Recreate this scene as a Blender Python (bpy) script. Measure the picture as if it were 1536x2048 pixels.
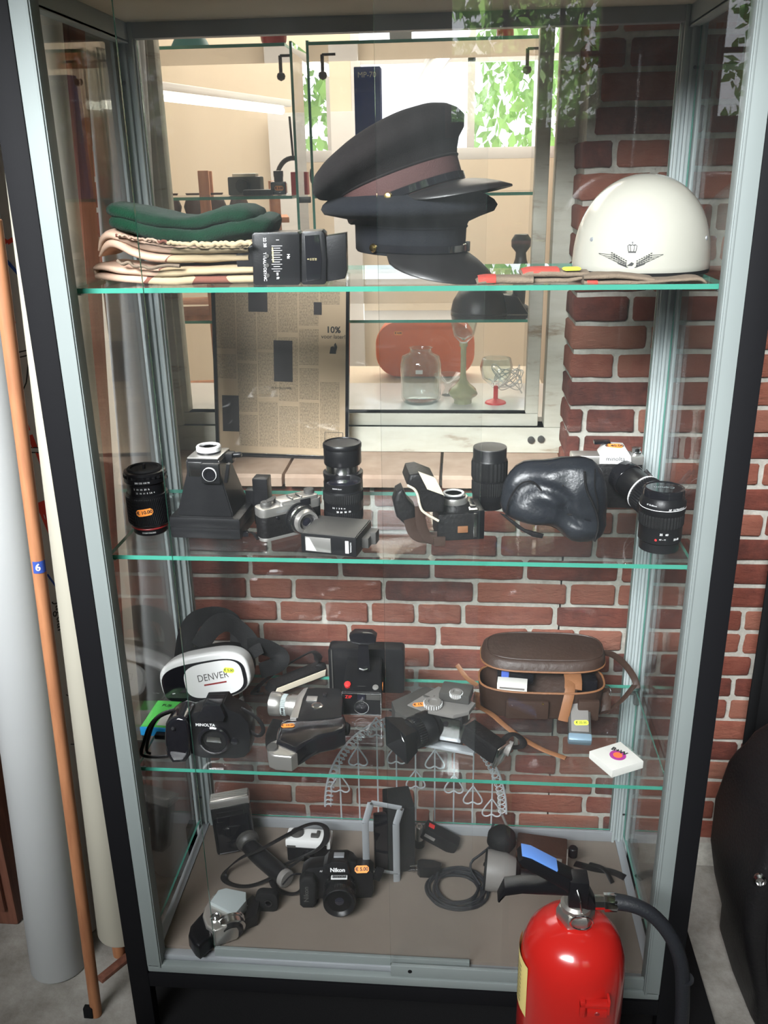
import bpy, bmesh, math, random
from math import sin, cos, pi, radians as R, sqrt, atan2, hypot
from mathutils import Vector, Matrix, Euler, noise
V = Vector
for o in list(bpy.data.objects): bpy.data.objects.remove(o)
S = bpy.context.scene; C = S.collection
rnd = random.Random(7)

# ---------------------------------------------------------------- camera
CP = V((0.6044, -1.3068, 1.6667)); YAW, PIT, ROL, FPX = 0.08743, 0.35891, -0.01749, 1785.6
fw = V((-sin(YAW)*cos(PIT), cos(YAW)*cos(PIT), -sin(PIT)))
r0 = V((cos(YAW), sin(YAW), 0)); u0 = r0.cross(fw)
rt = r0*cos(ROL) + u0*sin(ROL); up = -r0*sin(ROL) + u0*cos(ROL)
cd = bpy.data.cameras.new('camera'); cam = bpy.data.objects.new('camera', cd); C.objects.link(cam)
m3 = Matrix((rt, up, -fw)).transposed(); cam.matrix_world = Matrix.Translation(CP) @ m3.to_4x4()
cd.sensor_fit = 'VERTICAL'; cd.sensor_height = 24.0; cd.lens = 24.0*FPX/2048; cd.clip_start = 0.02; cd.clip_end = 200
S.camera = cam

# ---------------------------------------------------------------- world, lamps, exposure
S.view_settings.view_transform = 'Standard'; S.view_settings.look = 'None'
S.view_settings.exposure = 0.55; S.view_settings.gamma = 1.0; S.view_settings.use_curve_mapping = False
W = bpy.data.worlds.new('world'); S.world = W; W.use_nodes = True
wn = W.node_tree; bg = wn.nodes['Background']
sky = wn.nodes.new('ShaderNodeTexSky'); sky.sky_type = 'HOSEK_WILKIE'; sky.turbidity = 3.0; sky.sun_direction = V((0.3, -0.4, 0.86)).normalized()
wm = wn.nodes.new('ShaderNodeMix'); wm.data_type = 'RGBA'; wm.inputs[0].default_value = 0.55
wn.links.new(sky.outputs[0], wm.inputs[6]); wm.inputs[7].default_value = (1.0, 1.0, 1.0, 1)
wn.links.new(wm.outputs[2], bg.inputs[0]); bg.inputs[1].default_value = 3.6
def area(name, loc, rot, sx, sy, e, col=(1, 1, 1)):
    l = bpy.data.lights.new(name, 'AREA'); l.shape = 'RECTANGLE'; l.size = sx; l.size_y = sy; l.energy = e; l.color = col
    o = bpy.data.objects.new(name, l); C.objects.link(o); o.location = loc; o.rotation_euler = rot; return o
# added area lamps brighten the shop from behind the viewer and the back room
ls = area('added_light_shop', (-0.45, -2.5, 3.0), V((.98, 3.0, -1.80)).to_track_quat('-Z', 'Y').to_euler(), 2.0, 1.0, 34, (0.95, 0.98, 1.0)); ls.data.spread = R(46)
area('added_light_back_room', (0.3, 2.9, 2.95), (R(0), 0, 0), 2.8, 2.2, 85, (1.0, 0.90, 0.78))
sl = bpy.data.lights.new('sun', 'SUN'); sl.energy = 16.0; sl.angle = R(1); sl.color = (1, .96, .88); so = bpy.data.objects.new('sun', sl); C.objects.link(so); so.rotation_euler = V((-.8, -.25, -.55)).to_track_quat('-Z', 'Y').to_euler()

# ---------------------------------------------------------------- pixel -> point on a real plane
def ray(u, v): return fw + rt*((u-768)/FPX) - up*((v-1024)/FPX)
def atz(u, v, z):
    d = ray(u, v); return CP + d*((z-CP.z)/d.z)
def aty(u, v, y):
    d = ray(u, v); return CP + d*((y-CP.y)/d.y)
Z1, Z2, Z3, Z0 = 1.515, 1.072, 0.640, 0.220

# ---------------------------------------------------------------- materials
MT = {}
def mat(name, col, rough=.5, metal=0., bump=0., bscale=80, var=0., vscale=12, coat=0., spec=.5, sheen=0., emit=None, trans=0., ior=1.45, alpha=1.):
    if name in MT: return MT[name]
    m = bpy.data.materials.new(name); m.use_nodes = True; nt = m.node_tree; p = nt.nodes['Principled BSDF']
    p.inputs['Base Color'].default_value = (*col, 1); p.inputs['Roughness'].default_value = rough; p.inputs['Metallic'].default_value = metal
    p.inputs['Specular IOR Level'].default_value = spec; p.inputs['Coat Weight'].default_value = coat; p.inputs['Coat Roughness'].default_value = .08
    p.inputs['Sheen Weight'].default_value = sheen; p.inputs['Transmission Weight'].default_value = trans; p.inputs['IOR'].default_value = ior
    p.inputs['Alpha'].default_value = alpha
    if emit: p.inputs['Emission Color'].default_value = (*emit[:3], 1); p.inputs['Emission Strength'].default_value = emit[3]
    tc = nt.nodes.new('ShaderNodeTexCoord')
    if var or True:
        n = nt.nodes.new('ShaderNodeTexNoise'); n.inputs['Scale'].default_value = vscale; n.inputs['Detail'].default_value = 5
        nt.links.new(tc.outputs['Object'], n.inputs['Vector'])
        r = nt.nodes.new('ShaderNodeMapRange'); r.inputs[3].default_value = 1-(var or .04); r.inputs[4].default_value = 1+(var or .04)
        nt.links.new(n.outputs['Fac'], r.inputs[0])
        h = nt.nodes.new('ShaderNodeHueSaturation'); h.inputs['Color'].default_value = (*col, 1)
        nt.links.new(r.outputs[0], h.inputs['Value']); nt.links.new(h.outputs[0], p.inputs['Base Color'])
    if bump:
        n2 = nt.nodes.new('ShaderNodeTexNoise'); n2.inputs['Scale'].default_value = bscale; n2.inputs['Detail'].default_value = 6
        nt.links.new(tc.outputs['Object'], n2.inputs['Vector'])
        b = nt.nodes.new('ShaderNodeBump'); b.inputs['Strength'].default_value = bump; b.inputs['Distance'].default_value = .002
        nt.links.new(n2.outputs['Fac'], b.inputs['Height']); nt.links.new(b.outputs[0], p.inputs['Normal'])
    MT[name] = m; return m
def glassm(name, tint, refl=1.0, dust=.02, dcol=(.8, .85, .85)):
    """thin pane: clear, mirror reflection by angle, a little dust"""
    m = bpy.data.materials.new(name); m.use_nodes = True; nt = m.node_tree; nt.nodes.clear(); N = nt.nodes.new; L = nt.links.new
    out = N('ShaderNodeOutputMaterial'); tr = N('ShaderNodeBsdfTransparent'); tr.inputs[0].default_value = (*tint, 1)
    gl = N('ShaderNodeBsdfGlossy'); gl.inputs['Roughness'].default_value = 0.0
    lw = N('ShaderNodeLayerWeight'); lw.inputs[0].default_value = .5
    pw = N('ShaderNodeMath'); pw.operation = 'POWER'; L(lw.outputs['Facing'], pw.inputs[0]); pw.inputs[1].default_value = 5
    ma = N('ShaderNodeMath'); ma.operation = 'MULTIPLY_ADD'; L(pw.outputs[0], ma.inputs[0]); ma.inputs[1].default_value = .95*refl; ma.inputs[2].default_value = .042*refl
    mx = N('ShaderNodeMixShader'); L(ma.outputs[0], mx.inputs[0]); L(tr.outputs[0], mx.inputs[1]); L(gl.outputs[0], mx.inputs[2])
    df = N('ShaderNodeBsdfDiffuse'); df.inputs[0].default_value = (*dcol, 1)
    tc = N('ShaderNodeTexCoord'); mp = N('ShaderNodeMapping'); mp.inputs['Scale'].default_value = (1, 1, .35); mp.inputs['Rotation'].default_value = (0, .5, 0)
    no = N('ShaderNodeTexNoise'); no.inputs['Scale'].default_value = 5; no.inputs['Detail'].default_value = 7; no.inputs['Roughness'].default_value = .65
    L(tc.outputs['Object'], mp.inputs[0]); L(mp.outputs[0], no.inputs['Vector'])
    mr = N('ShaderNodeMapRange'); mr.inputs[1].default_value = .35; mr.inputs[2].default_value = .75; mr.inputs[3].default_value = dust*.3; mr.inputs[4].default_value = dust*1.8
    L(no.outputs['Fac'], mr.inputs[0])
    m2 = N('ShaderNodeMixShader'); L(mr.outputs[0], m2.inputs[0]); L(mx.outputs[0], m2.inputs[1]); L(df.outputs[0], m2.inputs[2])
    L(m2.outputs[0], out.inputs[0]); MT[name] = m; return m
glassm('pane_glass', (.996, .999, .998), .9, .004)
glassm('shelf_glass', (.975, .995, .99), .8, .008)
glassm('vessel_glass', (.93, .97, .97), 2.0, .012)
glassm('window_glass', (.99, .99, .99), .8, .03)
M_ = lambda n: MT[n]
mat('glass_edge', (.045, .24, .175), .2, 0, coat=.3)
mat('top_beige', (.52, .46, .36), .8, 0, var=.1)
mat('visor_black', (.012, .011, .011), .38, 0)
mat('aluminium', (.33, .37, .37), .6, .1, spec=.25, var=.10, vscale=6, bump=.1)
mat('aluminium_darkened', (.19, .215, .21), .6, .1, spec=.25, var=.10, vscale=6)  # same aluminium, colour darkened on front parts to offset strong light there
mat('aluminium_dull', (.36, .38, .40), .5, .5, var=.12, vscale=5)
mat('black_steel', (.006, .006, .007), .65, 0, spec=.12, bump=.15, bscale=50)
mat('black_plastic', (.007, .007, .008), .34, 0, spec=.35, bump=.08, bscale=400)
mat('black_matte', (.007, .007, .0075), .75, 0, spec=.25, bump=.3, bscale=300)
mat('black_gloss', (.008, .008, .010), .08, 0, coat=.6)
mat('black_leather', (.008, .0075, .008), .45, 0, spec=.35, bump=.6, bscale=160, var=.2)
mat('blue_black_leather', (.014, .016, .020), .35, 0, bump=.45, bscale=120, var=.25)
mat('grey_plastic', (.17, .16, .15), .5, 0, var=.1)
mat('dark_grey', (.05, .048, .045), .45, 0)
mat('chrome', (.72, .72, .72), .18, 1.0)
mat('satin_silver', (.62, .60, .57), .32, .85, var=.08)
mat('white_paint', (.62, .62, .61), .35, 0, coat=.3)
mat('white_card', (.62, .61, .57), .7, 0)
mat('cream', (.62, .55, .43), .6, 0, var=.1)
mat('helmet_white', (.38, .37, .32), .25, 0, coat=.5, var=.02)
mat('red_paint', (.40, .013, .010), .22, 0, coat=.5, var=.08, vscale=5)
mat('red', (.70, .03, .03), .4)
mat('dark_red', (.20, .015, .015), .4)
mat('orange_tag', (.95, .30, .05), .55)
mat('green_tag', (.10, .80, .12), .55)
mat('yellow_tag', (.72, .88, .06), .55)
mat('ink', (.02, .02, .02), .6)
mat('print_white', (.72, .72, .72), .5)
mat('print_gold', (.45, .38, .2), .5)
mat('lens_glass', (.012, .012, .02), .03, 0, coat=1.0)
mat('green_wool', (.004, .024, .012), .95, 0, bump=1.0, bscale=500, var=.35, vscale=30, sheen=.06, spec=.1)
mat('cap_cloth', (.011, .009, .009), .9, 0, bump=.5, bscale=600, sheen=.02, spec=.2)
mat('navy_cloth', (.008, .009, .012), .9, 0, bump=.4, bscale=500, sheen=.02, spec=.2)
mat('cap_band', (.060, .026, .024), .8, 0, bump=.4, bscale=500)
mat('gold', (.75, .55, .22), .25, 1)
mat('brown_leather', (.036, .019, .013), .5, 0, bump=.6, bscale=90, var=.35, vscale=10)
mat('tan_leather', (.20, .085, .035), .6, 0, bump=.5, bscale=90, var=.25)
mat('bag_inside', (.016, .009, .008), .8)
mat('khaki_cloth', (.16, .12, .085), .9, 0, bump=.6, bscale=500, var=.25, vscale=60)
mat('red_cloth', (.42, .05, .035), .85, 0, bump=.5, bscale=400)
mat('blue_plastic', (.10, .22, .55), .3, 0, coat=.4)
mat('blue_tag', (.02, .30, .65), .5)
mat('green_card', (.10, .55, .10), .5)
mat('paper_roll', (.43, .44, .44), .75, 0, var=.08, vscale=3, bump=.15, bscale=20)
mat('paper_roll_yellow', (.43, .405, .33), .75, 0, var=.12, vscale=3, bump=.15, bscale=20)
mat('map_paper', (.55, .52, .50), .75, 0, var=.05)
mat('map_red', (.65, .05, .03), .7)
mat('map_blue', (.03, .07, .32), .7)
mat('orange_plastic', (.75, .16, .05), .5)
mat('teal', (.04, .28, .30), .5)
mat('wire_grey', (.46, .47, .49), .5, 0)
mat('rubber', (.012, .013, .016), .5, 0, bump=.3, bscale=250)
mat('lamp_tube', (1, 1, 1), .5, 0, emit=(1, .93, .75, 6))
mat('pale_wall', (.66, .58, .46), .85, 0, var=.05, vscale=2)
mat('ceiling_white', (.66, .62, .56), .85)
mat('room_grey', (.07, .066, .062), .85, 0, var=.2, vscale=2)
mat('jam_brown', (.16, .080, .055), .7, 0, var=.35, vscale=8, bump=.4, bscale=40)
mat('steel_nut', (.45, .43, .40), .35, .9, var=.2, bump=.3, bscale=60)
mat('yellow_label', (.75, .60, .22), .5)
mat('board_beige', (.165, .135, .11), .75, 0, var=.14, vscale=4, bump=.2, bscale=60)
mat('leaf', (.22, .42, .10), .5, 0, var=.45, vscale=6)
mat('bark', (.05, .035, .025), .9, 0, bump=.6)
mat('grass', (.10, .28, .04), .9, 0, var=.3, vscale=3)
def nodemat(name, rough=.8, coords='Object'):
    m = bpy.data.materials.new(name); m.use_nodes = True; nt = m.node_tree; p = nt.nodes['Principled BSDF']; p.inputs['Roughness'].default_value = rough
    tc = nt.nodes.new('ShaderNodeTexCoord'); MT[name] = m
    return nt, p, tc.outputs[coords], nt.nodes.new, nt.links.new
def ramp(N, stops, interp='LINEAR'):
    r = N('ShaderNodeValToRGB'); e = r.color_ramp; e.interpolation = interp
    while len(e.elements) < len(stops): e.elements.new(.5)
    for el, (p, c) in zip(e.elements, stops): el.position = p; el.color = (*c, 1)
    return r
def noise_n(N, L, vec, sc, det=5, rough=.55, stretch=None):
    if stretch:
        mp = N('ShaderNodeMapping'); mp.inputs['Scale'].default_value = stretch; L(vec, mp.inputs[0]); vec = mp.outputs[0]
    n = N('ShaderNodeTexNoise'); n.inputs['Scale'].default_value = sc; n.inputs['Detail'].default_value = det; n.inputs['Roughness'].default_value = rough
    L(vec, n.inputs['Vector']); return n.outputs['Fac']
def bumpn(N, L, h, p, s=.5, d=.004):
    b = N('ShaderNodeBump'); b.inputs['Strength'].default_value = s; b.inputs['Distance'].default_value = d; L(h, b.inputs['Height']); L(b.outputs[0], p.inputs['Normal'])
# brick: colour differs brick by brick (attribute), rough creased face
nt, p, o, N, L = nodemat('brick', .85)
at_ = N('ShaderNodeAttribute'); at_.attribute_name = 'tone'
rc = ramp(N, [(0, (.10, .030, .024)), (.35, (.33, .085, .054)), (.65, (.47, .155, .098)), (1, (.50, .21, .14))]); 
a = noise_n(N, L, o, 14, 8, .7); ad = N('ShaderNodeMath'); ad.operation = 'MULTIPLY_ADD'; L(a, ad.inputs[0]); ad.inputs[1].default_value = .9; 
sb = N('ShaderNodeMath'); sb.operation = 'MULTIPLY_ADD'; L(at_.outputs['Fac'], sb.inputs[0]); sb.inputs[1].default_value = .75; sb.inputs[2].default_value = -.32; L(sb.outputs[0], ad.inputs[2])
L(ad.outputs[0], rc.inputs[0]); L(rc.outputs[0], p.inputs['Base Color'])
bumpn(N, L, noise_n(N, L, o, 42, 9, .75, (1, 1, 2.2)), p, 1.0, .016)
nt, p, o, N, L = nodemat('mortar', .95)
rc = ramp(N, [(.3, (.36, .335, .29)), (.7, (.58, .56, .50))]); L(noise_n(N, L, o, 40, 8, .7), rc.inputs[0]); L(rc.outputs[0], p.inputs['Base Color'])
bumpn(N, L, noise_n(N, L, o, 160, 6, .7), p, .8, .004)
nt, p, o, N, L = nodemat('concrete', .85)
rc = ramp(N, [(.3, (.13, .115, .10)), (.5, (.30, .28, .25)), (.7, (.46, .44, .41))]); L(noise_n(N, L, o, 5, 10, .72), rc.inputs[0]); L(rc.outputs[0], p.inputs['Base Color'])
bumpn(N, L, noise_n(N, L, o, 50, 6, .7), p, .5, .003)
nt, p, o, N, L = nodemat('painted_wood', .6)
rc = ramp(N, [(.30, (.30, .24, .17)), (.42, (.50, .48, .40)), (.75, (.60, .60, .52))]); L(noise_n(N, L, o, 7, 8, .7, (1, 1, 4)), rc.inputs[0]); L(rc.outputs[0], p.inputs['Base Color'])
bumpn(N, L, noise_n(N, L, o, 30, 6, .7), p, .3, .002)
nt, p, o, N, L = nodemat('raw_wood', .65)
rc = ramp(N, [(.3, (.26, .10, .045)), (.7, (.46, .20, .09))]); L(noise_n(N, L, o, 9, 8, .6, (5, 5, .6)), rc.inputs[0]); L(rc.outputs[0], p.inputs['Base Color'])
nt, p, o, N, L = nodemat('dark_wood', .6)
rc = ramp(N, [(.3, (.10, .035, .022)), (.7, (.24, .095, .06))]); L(noise_n(N, L, o, 9, 8, .6, (5, 5, .5)), rc.inputs[0]); L(rc.outputs[0], p.inputs['Base Color'])
nt, p, o, N, L = nodemat('sill_tile', .7)
rc = ramp(N, [(.3, (.36, .245, .175)), (.7, (.52, .385, .29))]); L(noise_n(N, L, o, 12, 8, .7), rc.inputs[0]); L(rc.outputs[0], p.inputs['Base Color'])
nt, p, o, N, L = nodemat('camo', .9)
f1 = noise_n(N, L, o, 11, 1.2, .4); r1 = ramp(N, [(0, (.46, .31, .225)), (.545, (.15, .052, .034))], 'CONSTANT'); L(f1, r1.inputs[0])
f2 = noise_n(N, L, o, 8.3, 1, .4, (1.3, 1, .8)); r2 = ramp(N, [(0, (0, 0, 0)), (.60, (1, 1, 1))], 'CONSTANT'); L(f2, r2.inputs[0])
mx = N('ShaderNodeMix'); mx.data_type = 'RGBA'; L(r2.outputs[0], mx.inputs[0]); L(r1.outputs[0], mx.inputs[6]); mx.inputs[7].default_value = (.36, .28, .17, 1); L(mx.outputs[2], p.inputs['Base Color'])
bumpn(N, L, noise_n(N, L, o, 500, 3), p, .4, .001)
# newsprint column text (the page's print, seen as grey lines)
nt, p, o, N, L = nodemat('newsprint', .8)
sp = N('ShaderNodeSeparateXYZ'); L(o, sp.inputs[0])
wv = N('ShaderNodeMath'); wv.operation = 'MULTIPLY'; L(sp.outputs[2], wv.inputs[0]); wv.inputs[1].default_value = 1900
sn = N('ShaderNodeMath'); sn.operation = 'SINE'; L(wv.outputs[0], sn.inputs[0])
nn = noise_n(N, L, o, 420, 2, .6, (1, 1, .5)); mu = N('ShaderNodeMath'); mu.operation = 'MULTIPLY_ADD'; L(sn.outputs[0], mu.inputs[0]); mu.inputs[1].default_value = .16; L(nn, mu.inputs[2])
rc = ramp(N, [(.40, (.44, .33, .21)), (.70, (.20, .15, .105))]); L(mu.outputs[0], rc.inputs[0]); L(rc.outputs[0], p.inputs['Base Color'])
mat('news_paper', (.46, .34, .22), .8, 0, var=.1, vscale=6)
mat('news_dark', (.035, .03, .03), .7, 0, var=.4, vscale=30)

# ---------------------------------------------------------------- mesh building
class B:
    def __init__(s): s.bm = bmesh.new(); s.X = Matrix(); s.mi = 0
    def _n(s, geomfn):
        v0 = len(s.bm.verts); f0 = len(s.bm.faces); geomfn(); s.bm.verts.ensure_lookup_table(); s.bm.faces.ensure_lookup_table()
        return s
    def add(s, vs, fs):
        bv = [s.bm.verts.new(s.X @ V(v)) for v in vs]
        for f in fs:
            try: bf = s.bm.faces.new([bv[i] for i in f]); bf.material_index = s.mi
            except ValueError: pass
        return s
    def merge(s, b2):
        me = bpy.data.meshes.new('t'); b2.bm.to_mesh(me)
        vs = [tuple(v.co) for v in me.vertices]; s.add(vs, [tuple(p.vertices) for p in me.polygons]); bpy.data.meshes.remove(me); return s
    def box(s, c, d, bev=0., rot=None, seg=2):
        t = bmesh.new(); bmesh.ops.create_cube(t, size=1)
        for v in t.verts: v.co = V((v.co.x*d[0], v.co.y*d[1], v.co.z*d[2]))
        if bev: bmesh.ops.bevel(t, geom=t.edges[:], offset=bev, segments=seg, affect='EDGES', profile=.6)
        m = Matrix.Translation(c) @ (Euler([R(a) for a in rot]).to_matrix().to_4x4() if rot else Matrix())
        t.verts.index_update(); s.add([m @ v.co for v in t.verts], [[v.index for v in f.verts] for f in t.faces]); t.free(); return s
    def prism(s, poly, y0, y1, bev=0., plane='XZ', seg=2):
        """poly in the XZ plane pushed from y0 to y1 (or XY plane pushed in z)"""
        t = bmesh.new(); n = len(poly)
        mk = (lambda a, b, h: (a, h, b)) if plane == 'XZ' else (lambda a, b, h: (a, b, h))
        v0 = [t.verts.new(mk(a, b, y0)) for a, b in poly]; v1 = [t.verts.new(mk(a, b, y1)) for a, b in poly]
        t.faces.new(v0); t.faces.new(v1[::-1])
        for i in range(n): t.faces.new((v0[i], v1[i], v1[(i+1) % n], v0[(i+1) % n]))
        bmesh.ops.recalc_face_normals(t, faces=t.faces[:])
        if bev:
            ed = [e for e in t.edges if (e.verts[0] in v0) == (e.verts[1] in v0)]
            bmesh.ops.bevel(t, geom=ed, offset=bev, segments=seg, affect='EDGES', profile=.6)
        t.verts.index_update(); s.add([v.co for v in t.verts], [[v.index for v in f.verts] for f in t.faces]); t.free(); return s
    def loft(s, rings, cap0=True, cap1=True, closed=True):
        n = len(rings[0]); vs = [v for r in rings for v in r]; fs = []
        for i in range(len(rings)-1):
            for j in range(n if closed else n-1):
                k = (j+1) % n; fs.append((i*n+j, i*n+k, (i+1)*n+k, (i+1)*n+j))
        if cap0: fs.append(tuple(range(n))[::-1])
        if cap1: fs.append(tuple((len(rings)-1)*n+j for j in range(n)))
        return s.add(vs, fs)
    def lathe(s, prof, c=(0, 0, 0), ax=(0, 0, 1), n=40, sx=1., sy=1., cap=True):
        q = V((0, 0, 1)).rotation_difference(V(ax).normalized()).to_matrix().to_4x4(); m = Matrix.Translation(c) @ q
        rings = [[m @ V((r*cos(2*pi*j/n)*sx, r*sin(2*pi*j/n)*sy, z)) for j in range(n)] for r, z in prof]
        return s.loft(rings, cap and prof[0][0] > 1e-5, cap and prof[-1][0] > 1e-5)
    def tube(s, pts, r, n=8, closed=False, flat=1., upv=None, smooth=2):
        """round or flat section swept along a smoothed path; flat<1 makes a band"""
        P = [V(p) for p in pts]; rr = list(r) if hasattr(r, '__len__') else [r]*len(P)
        for _ in range(smooth):
            Q = []; q = []
            m = len(P)
            rng = range(m) if closed else range(m-1)
            if not closed: Q.append(P[0]); q.append(rr[0])
            for i in rng:
                a, b = P[i], P[(i+1) % m]; ra, rb = rr[i], rr[(i+1) % m]
                Q += [a*.75+b*.25, a*.25+b*.75]; q += [ra*.75+rb*.25, ra*.25+rb*.75]
            if not closed: Q.append(P[-1]); q.append(rr[-1])
            P, rr = Q, q
        m = len(P); U = V(upv) if upv else V((.03, .05, 1)); rings = []
        for i in range(m):
            t = (P[(i+1) % m]-P[i-1]) if closed else (P[min(i+1, m-1)]-P[max(i-1, 0)])
            if t.length < 1e-9: t = V((1, 0, 0))
            t.normalize(); w = t.cross(U)
            if w.length < 1e-3: w = t.cross(V((0, 1, 0)))
            w.normalize(); h = w.cross(t)
            if not upv: U = h
            rings.append([P[i] + (w*cos(2*pi*j/n) + h*sin(2*pi*j/n)*flat)*rr[i] for j in range(n)])
        if closed: rings.append(rings[0]); return s.loft(rings, False, False)
        return s.loft(rings)
    def band(s, pts, w, t, upv=(0, 0, 1), closed=False, smooth=2): return s.tube(pts, w/2, 10, closed, t/w, upv, smooth)
    def soft(s, pts, d, h, n=20, pw=.55, smooth=2, yoff=0.):
        """soft slab: path in XZ (x,z), half depth d (y), half thickness h per point"""
        P = [V((p[0], yoff, p[1])) for p in pts]; m = len(P)
        d = list(d) if hasattr(d, '__len__') else [d]*m; h = list(h) if hasattr(h, '__len__') else [h]*m
        for _ in range(smooth):
            Q, a, b = [P[0]], [d[0]], [h[0]]
            for i in range(len(P)-1):
                for k in (.25, .75): Q.append(P[i].lerp(P[i+1], k)); a.append(d[i]*(1-k)+d[i+1]*k); b.append(h[i]*(1-k)+h[i+1]*k)
            Q.append(P[-1]); a.append(d[-1]); b.append(h[-1]); P, d, h = Q, a, b
        rings = []
        for i in range(len(P)):
            t = (P[min(i+1, len(P)-1)]-P[max(i-1, 0)]).normalized(); up_ = V((0, 1, 0)).cross(t)*-1
            if up_.z < 0 and abs(up_.z) > .05: up_ = -up_
            e = lambda c_: math.copysign(abs(c_)**pw, c_)
            rings.append([P[i] + V((0, d[i]*e(cos(2*pi*j/n)), 0)) + up_*(h[i]*e(sin(2*pi*j/n))) for j in range(n)])
        return s.loft(rings)
    def pillow(s, out, T, k=(1, .97, .88, .72, .5, .25), cen=None, back=1.):
        """outline (x,z) inflated to half thickness T on both sides"""
        n = len(out); cx, cz = cen or (sum(p[0] for p in out)/n, sum(p[1] for p in out)/n); rings = []
        ks = list(k)
        for q in reversed(ks[1:]): rings.append([V((cx+(x-cx)*q, -T*sqrt(max(0, 1-q**2.6)), cz+(z-cz)*q)) for x, z in out])
        rings.append([V((x, 0, z)) for x, z in out])
        for q in ks[1:]: rings.append([V((cx+(x-cx)*q, T*back*sqrt(max(0, 1-q**2.6)), cz+(z-cz)*q)) for x, z in out])
        return s.loft(rings)
    def jitter(s, amp, sc, seed=0.):
        for v in s.bm.verts:
            n3 = noise.noise_vector(v.co*sc + V((seed, seed*1.7, 3.1))); v.co += n3*amp
        return s
    def sub(s, n=1):
        bmesh.ops.recalc_face_normals(s.bm, faces=s.bm.faces[:]); bmesh.ops.subdivide_edges(s.bm, edges=s.bm.edges[:], cuts=n, use_grid_fill=True, smooth=.6); return s
    def fin(s, name, m, parent=None, ang=38):
        bmesh.ops.remove_doubles(s.bm, verts=s.bm.verts[:], dist=1e-6)
        bmesh.ops.recalc_face_normals(s.bm, faces=s.bm.faces[:])
        me = bpy.data.meshes.new(name); s.bm.to_mesh(me); s.bm.free()
        for q in (m if isinstance(m, (list, tuple)) else [m]): me.materials.append(MT[q])
        for p_ in me.polygons: p_.use_smooth = True
        me.set_sharp_from_angle(angle=R(ang))
        o = bpy.data.objects.new(name, me); C.objects.link(o)
        if parent: o.parent = parent
        return o
def tag(o, label=None, cat=None, group=None, kind=None):
    if label: o['label'] = label
    if cat: o['category'] = cat
    if group: o['group'] = group
    if kind: o['kind'] = kind
    return o
def thing(name, label, cat, loc, rz=0., rot=None, group=None):
    o = bpy.data.objects.new(name, None); C.objects.link(o); o.empty_display_size = .05
    o.location = loc; o.rotation_euler = [R(a) for a in rot] if rot else (0, 0, R(rz))
    return tag(o, label, cat, group)
def struct(b, name, m): return tag(b.fin(name, m), kind='structure')
def yawof(a, b): return math.degrees(atan2(b.y-a.y, b.x-a.x))
def rrect(w, h, r, n=6, cx=0., cz=0.):
    P = []
    for sx, sz, a0 in ((1, 1, 0), (-1, 1, 90), (-1, -1, 180), (1, -1, 270)):
        for i in range(n+1):
            a = R(a0+90*i/n); P.append((cx+sx*(w/2-r)+r*cos(a), cz+sz*(h/2-r)+r*sin(a)))
    return P
def textmesh(s_, size, align='CENTER', bold=0.):
    cu = bpy.data.curves.new('t', 'FONT'); cu.body = s_; cu.size = size; cu.align_x = align; cu.align_y = 'CENTER'; cu.offset = bold; cu.resolution_u = 3
    ob = bpy.data.objects.new('t', cu); C.objects.link(ob); dg = bpy.context.evaluated_depsgraph_get()
    me = bpy.data.meshes.new_from_object(ob.evaluated_get(dg)); bpy.data.objects.remove(ob); bpy.data.curves.remove(cu); return me
def text(parent, s_, size, loc, rot=(90, 0, 0), m='print_white', name='lettering', bold=0., align='CENTER', sx=1.):
    me = textmesh(s_, size, align, bold); me.name = name; me.materials.append(MT[m])
    X = Matrix.Translation(loc) @ Euler([R(a) for a in rot]).to_matrix().to_4x4() @ Matrix.Diagonal((sx, 1, 1, 1)); me.transform(X)
    o = bpy.data.objects.new(name, me); C.objects.link(o); o.parent = parent; return o
def wraptext(parent, s_, size, rad, z, ang, m='print_white', name='lettering', bold=0., bottom=False):
    """text round an upright cylinder; ang in degrees, -90 faces the viewer"""
    me = textmesh(s_, size, 'CENTER', bold); me.name = name; me.materials.append(MT[m])
    for v in me.vertices:
        a = R(ang) + v.co.x/rad; v.co = V((rad*cos(a), rad*sin(a), z+v.co.y))
    o = bpy.data.objects.new(name, me); C.objects.link(o); o.parent = parent; return o
def sticker(parent, loc, rot, s_='€ 5.00', m='orange_tag', w=.026, h=.012, label=None):
    """price tag with clipped corners and printed price"""
    X = Matrix.Translation(loc) @ Euler([R(a) for a in rot]).to_matrix().to_4x4(); b = B(); b.X = X; c = h*.3
    b.prism([(-w/2+c, -h/2), (w/2-c, -h/2), (w/2, -h/2+c), (w/2, h/2-c), (w/2-c, h/2), (-w/2+c, h/2), (-w/2, h/2-c), (-w/2, -h/2+c)], -.0006, 0)
    o = b.fin('price_sticker', m, parent); tag(o, ('orange' if m[0] == 'o' else 'green' if m[0] == 'g' else 'yellow') + ' price sticker')
    me = textmesh(s_, h*.68, bold=h*.018); me.materials.append(MT['ink']); me.transform(X @ Matrix.Translation((0, -.0009, 0)) @ Euler((R(90), 0, 0)).to_matrix().to_4x4())
    t = bpy.data.objects.new('price', me); C.objects.link(t); t.parent = o; return o
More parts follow.
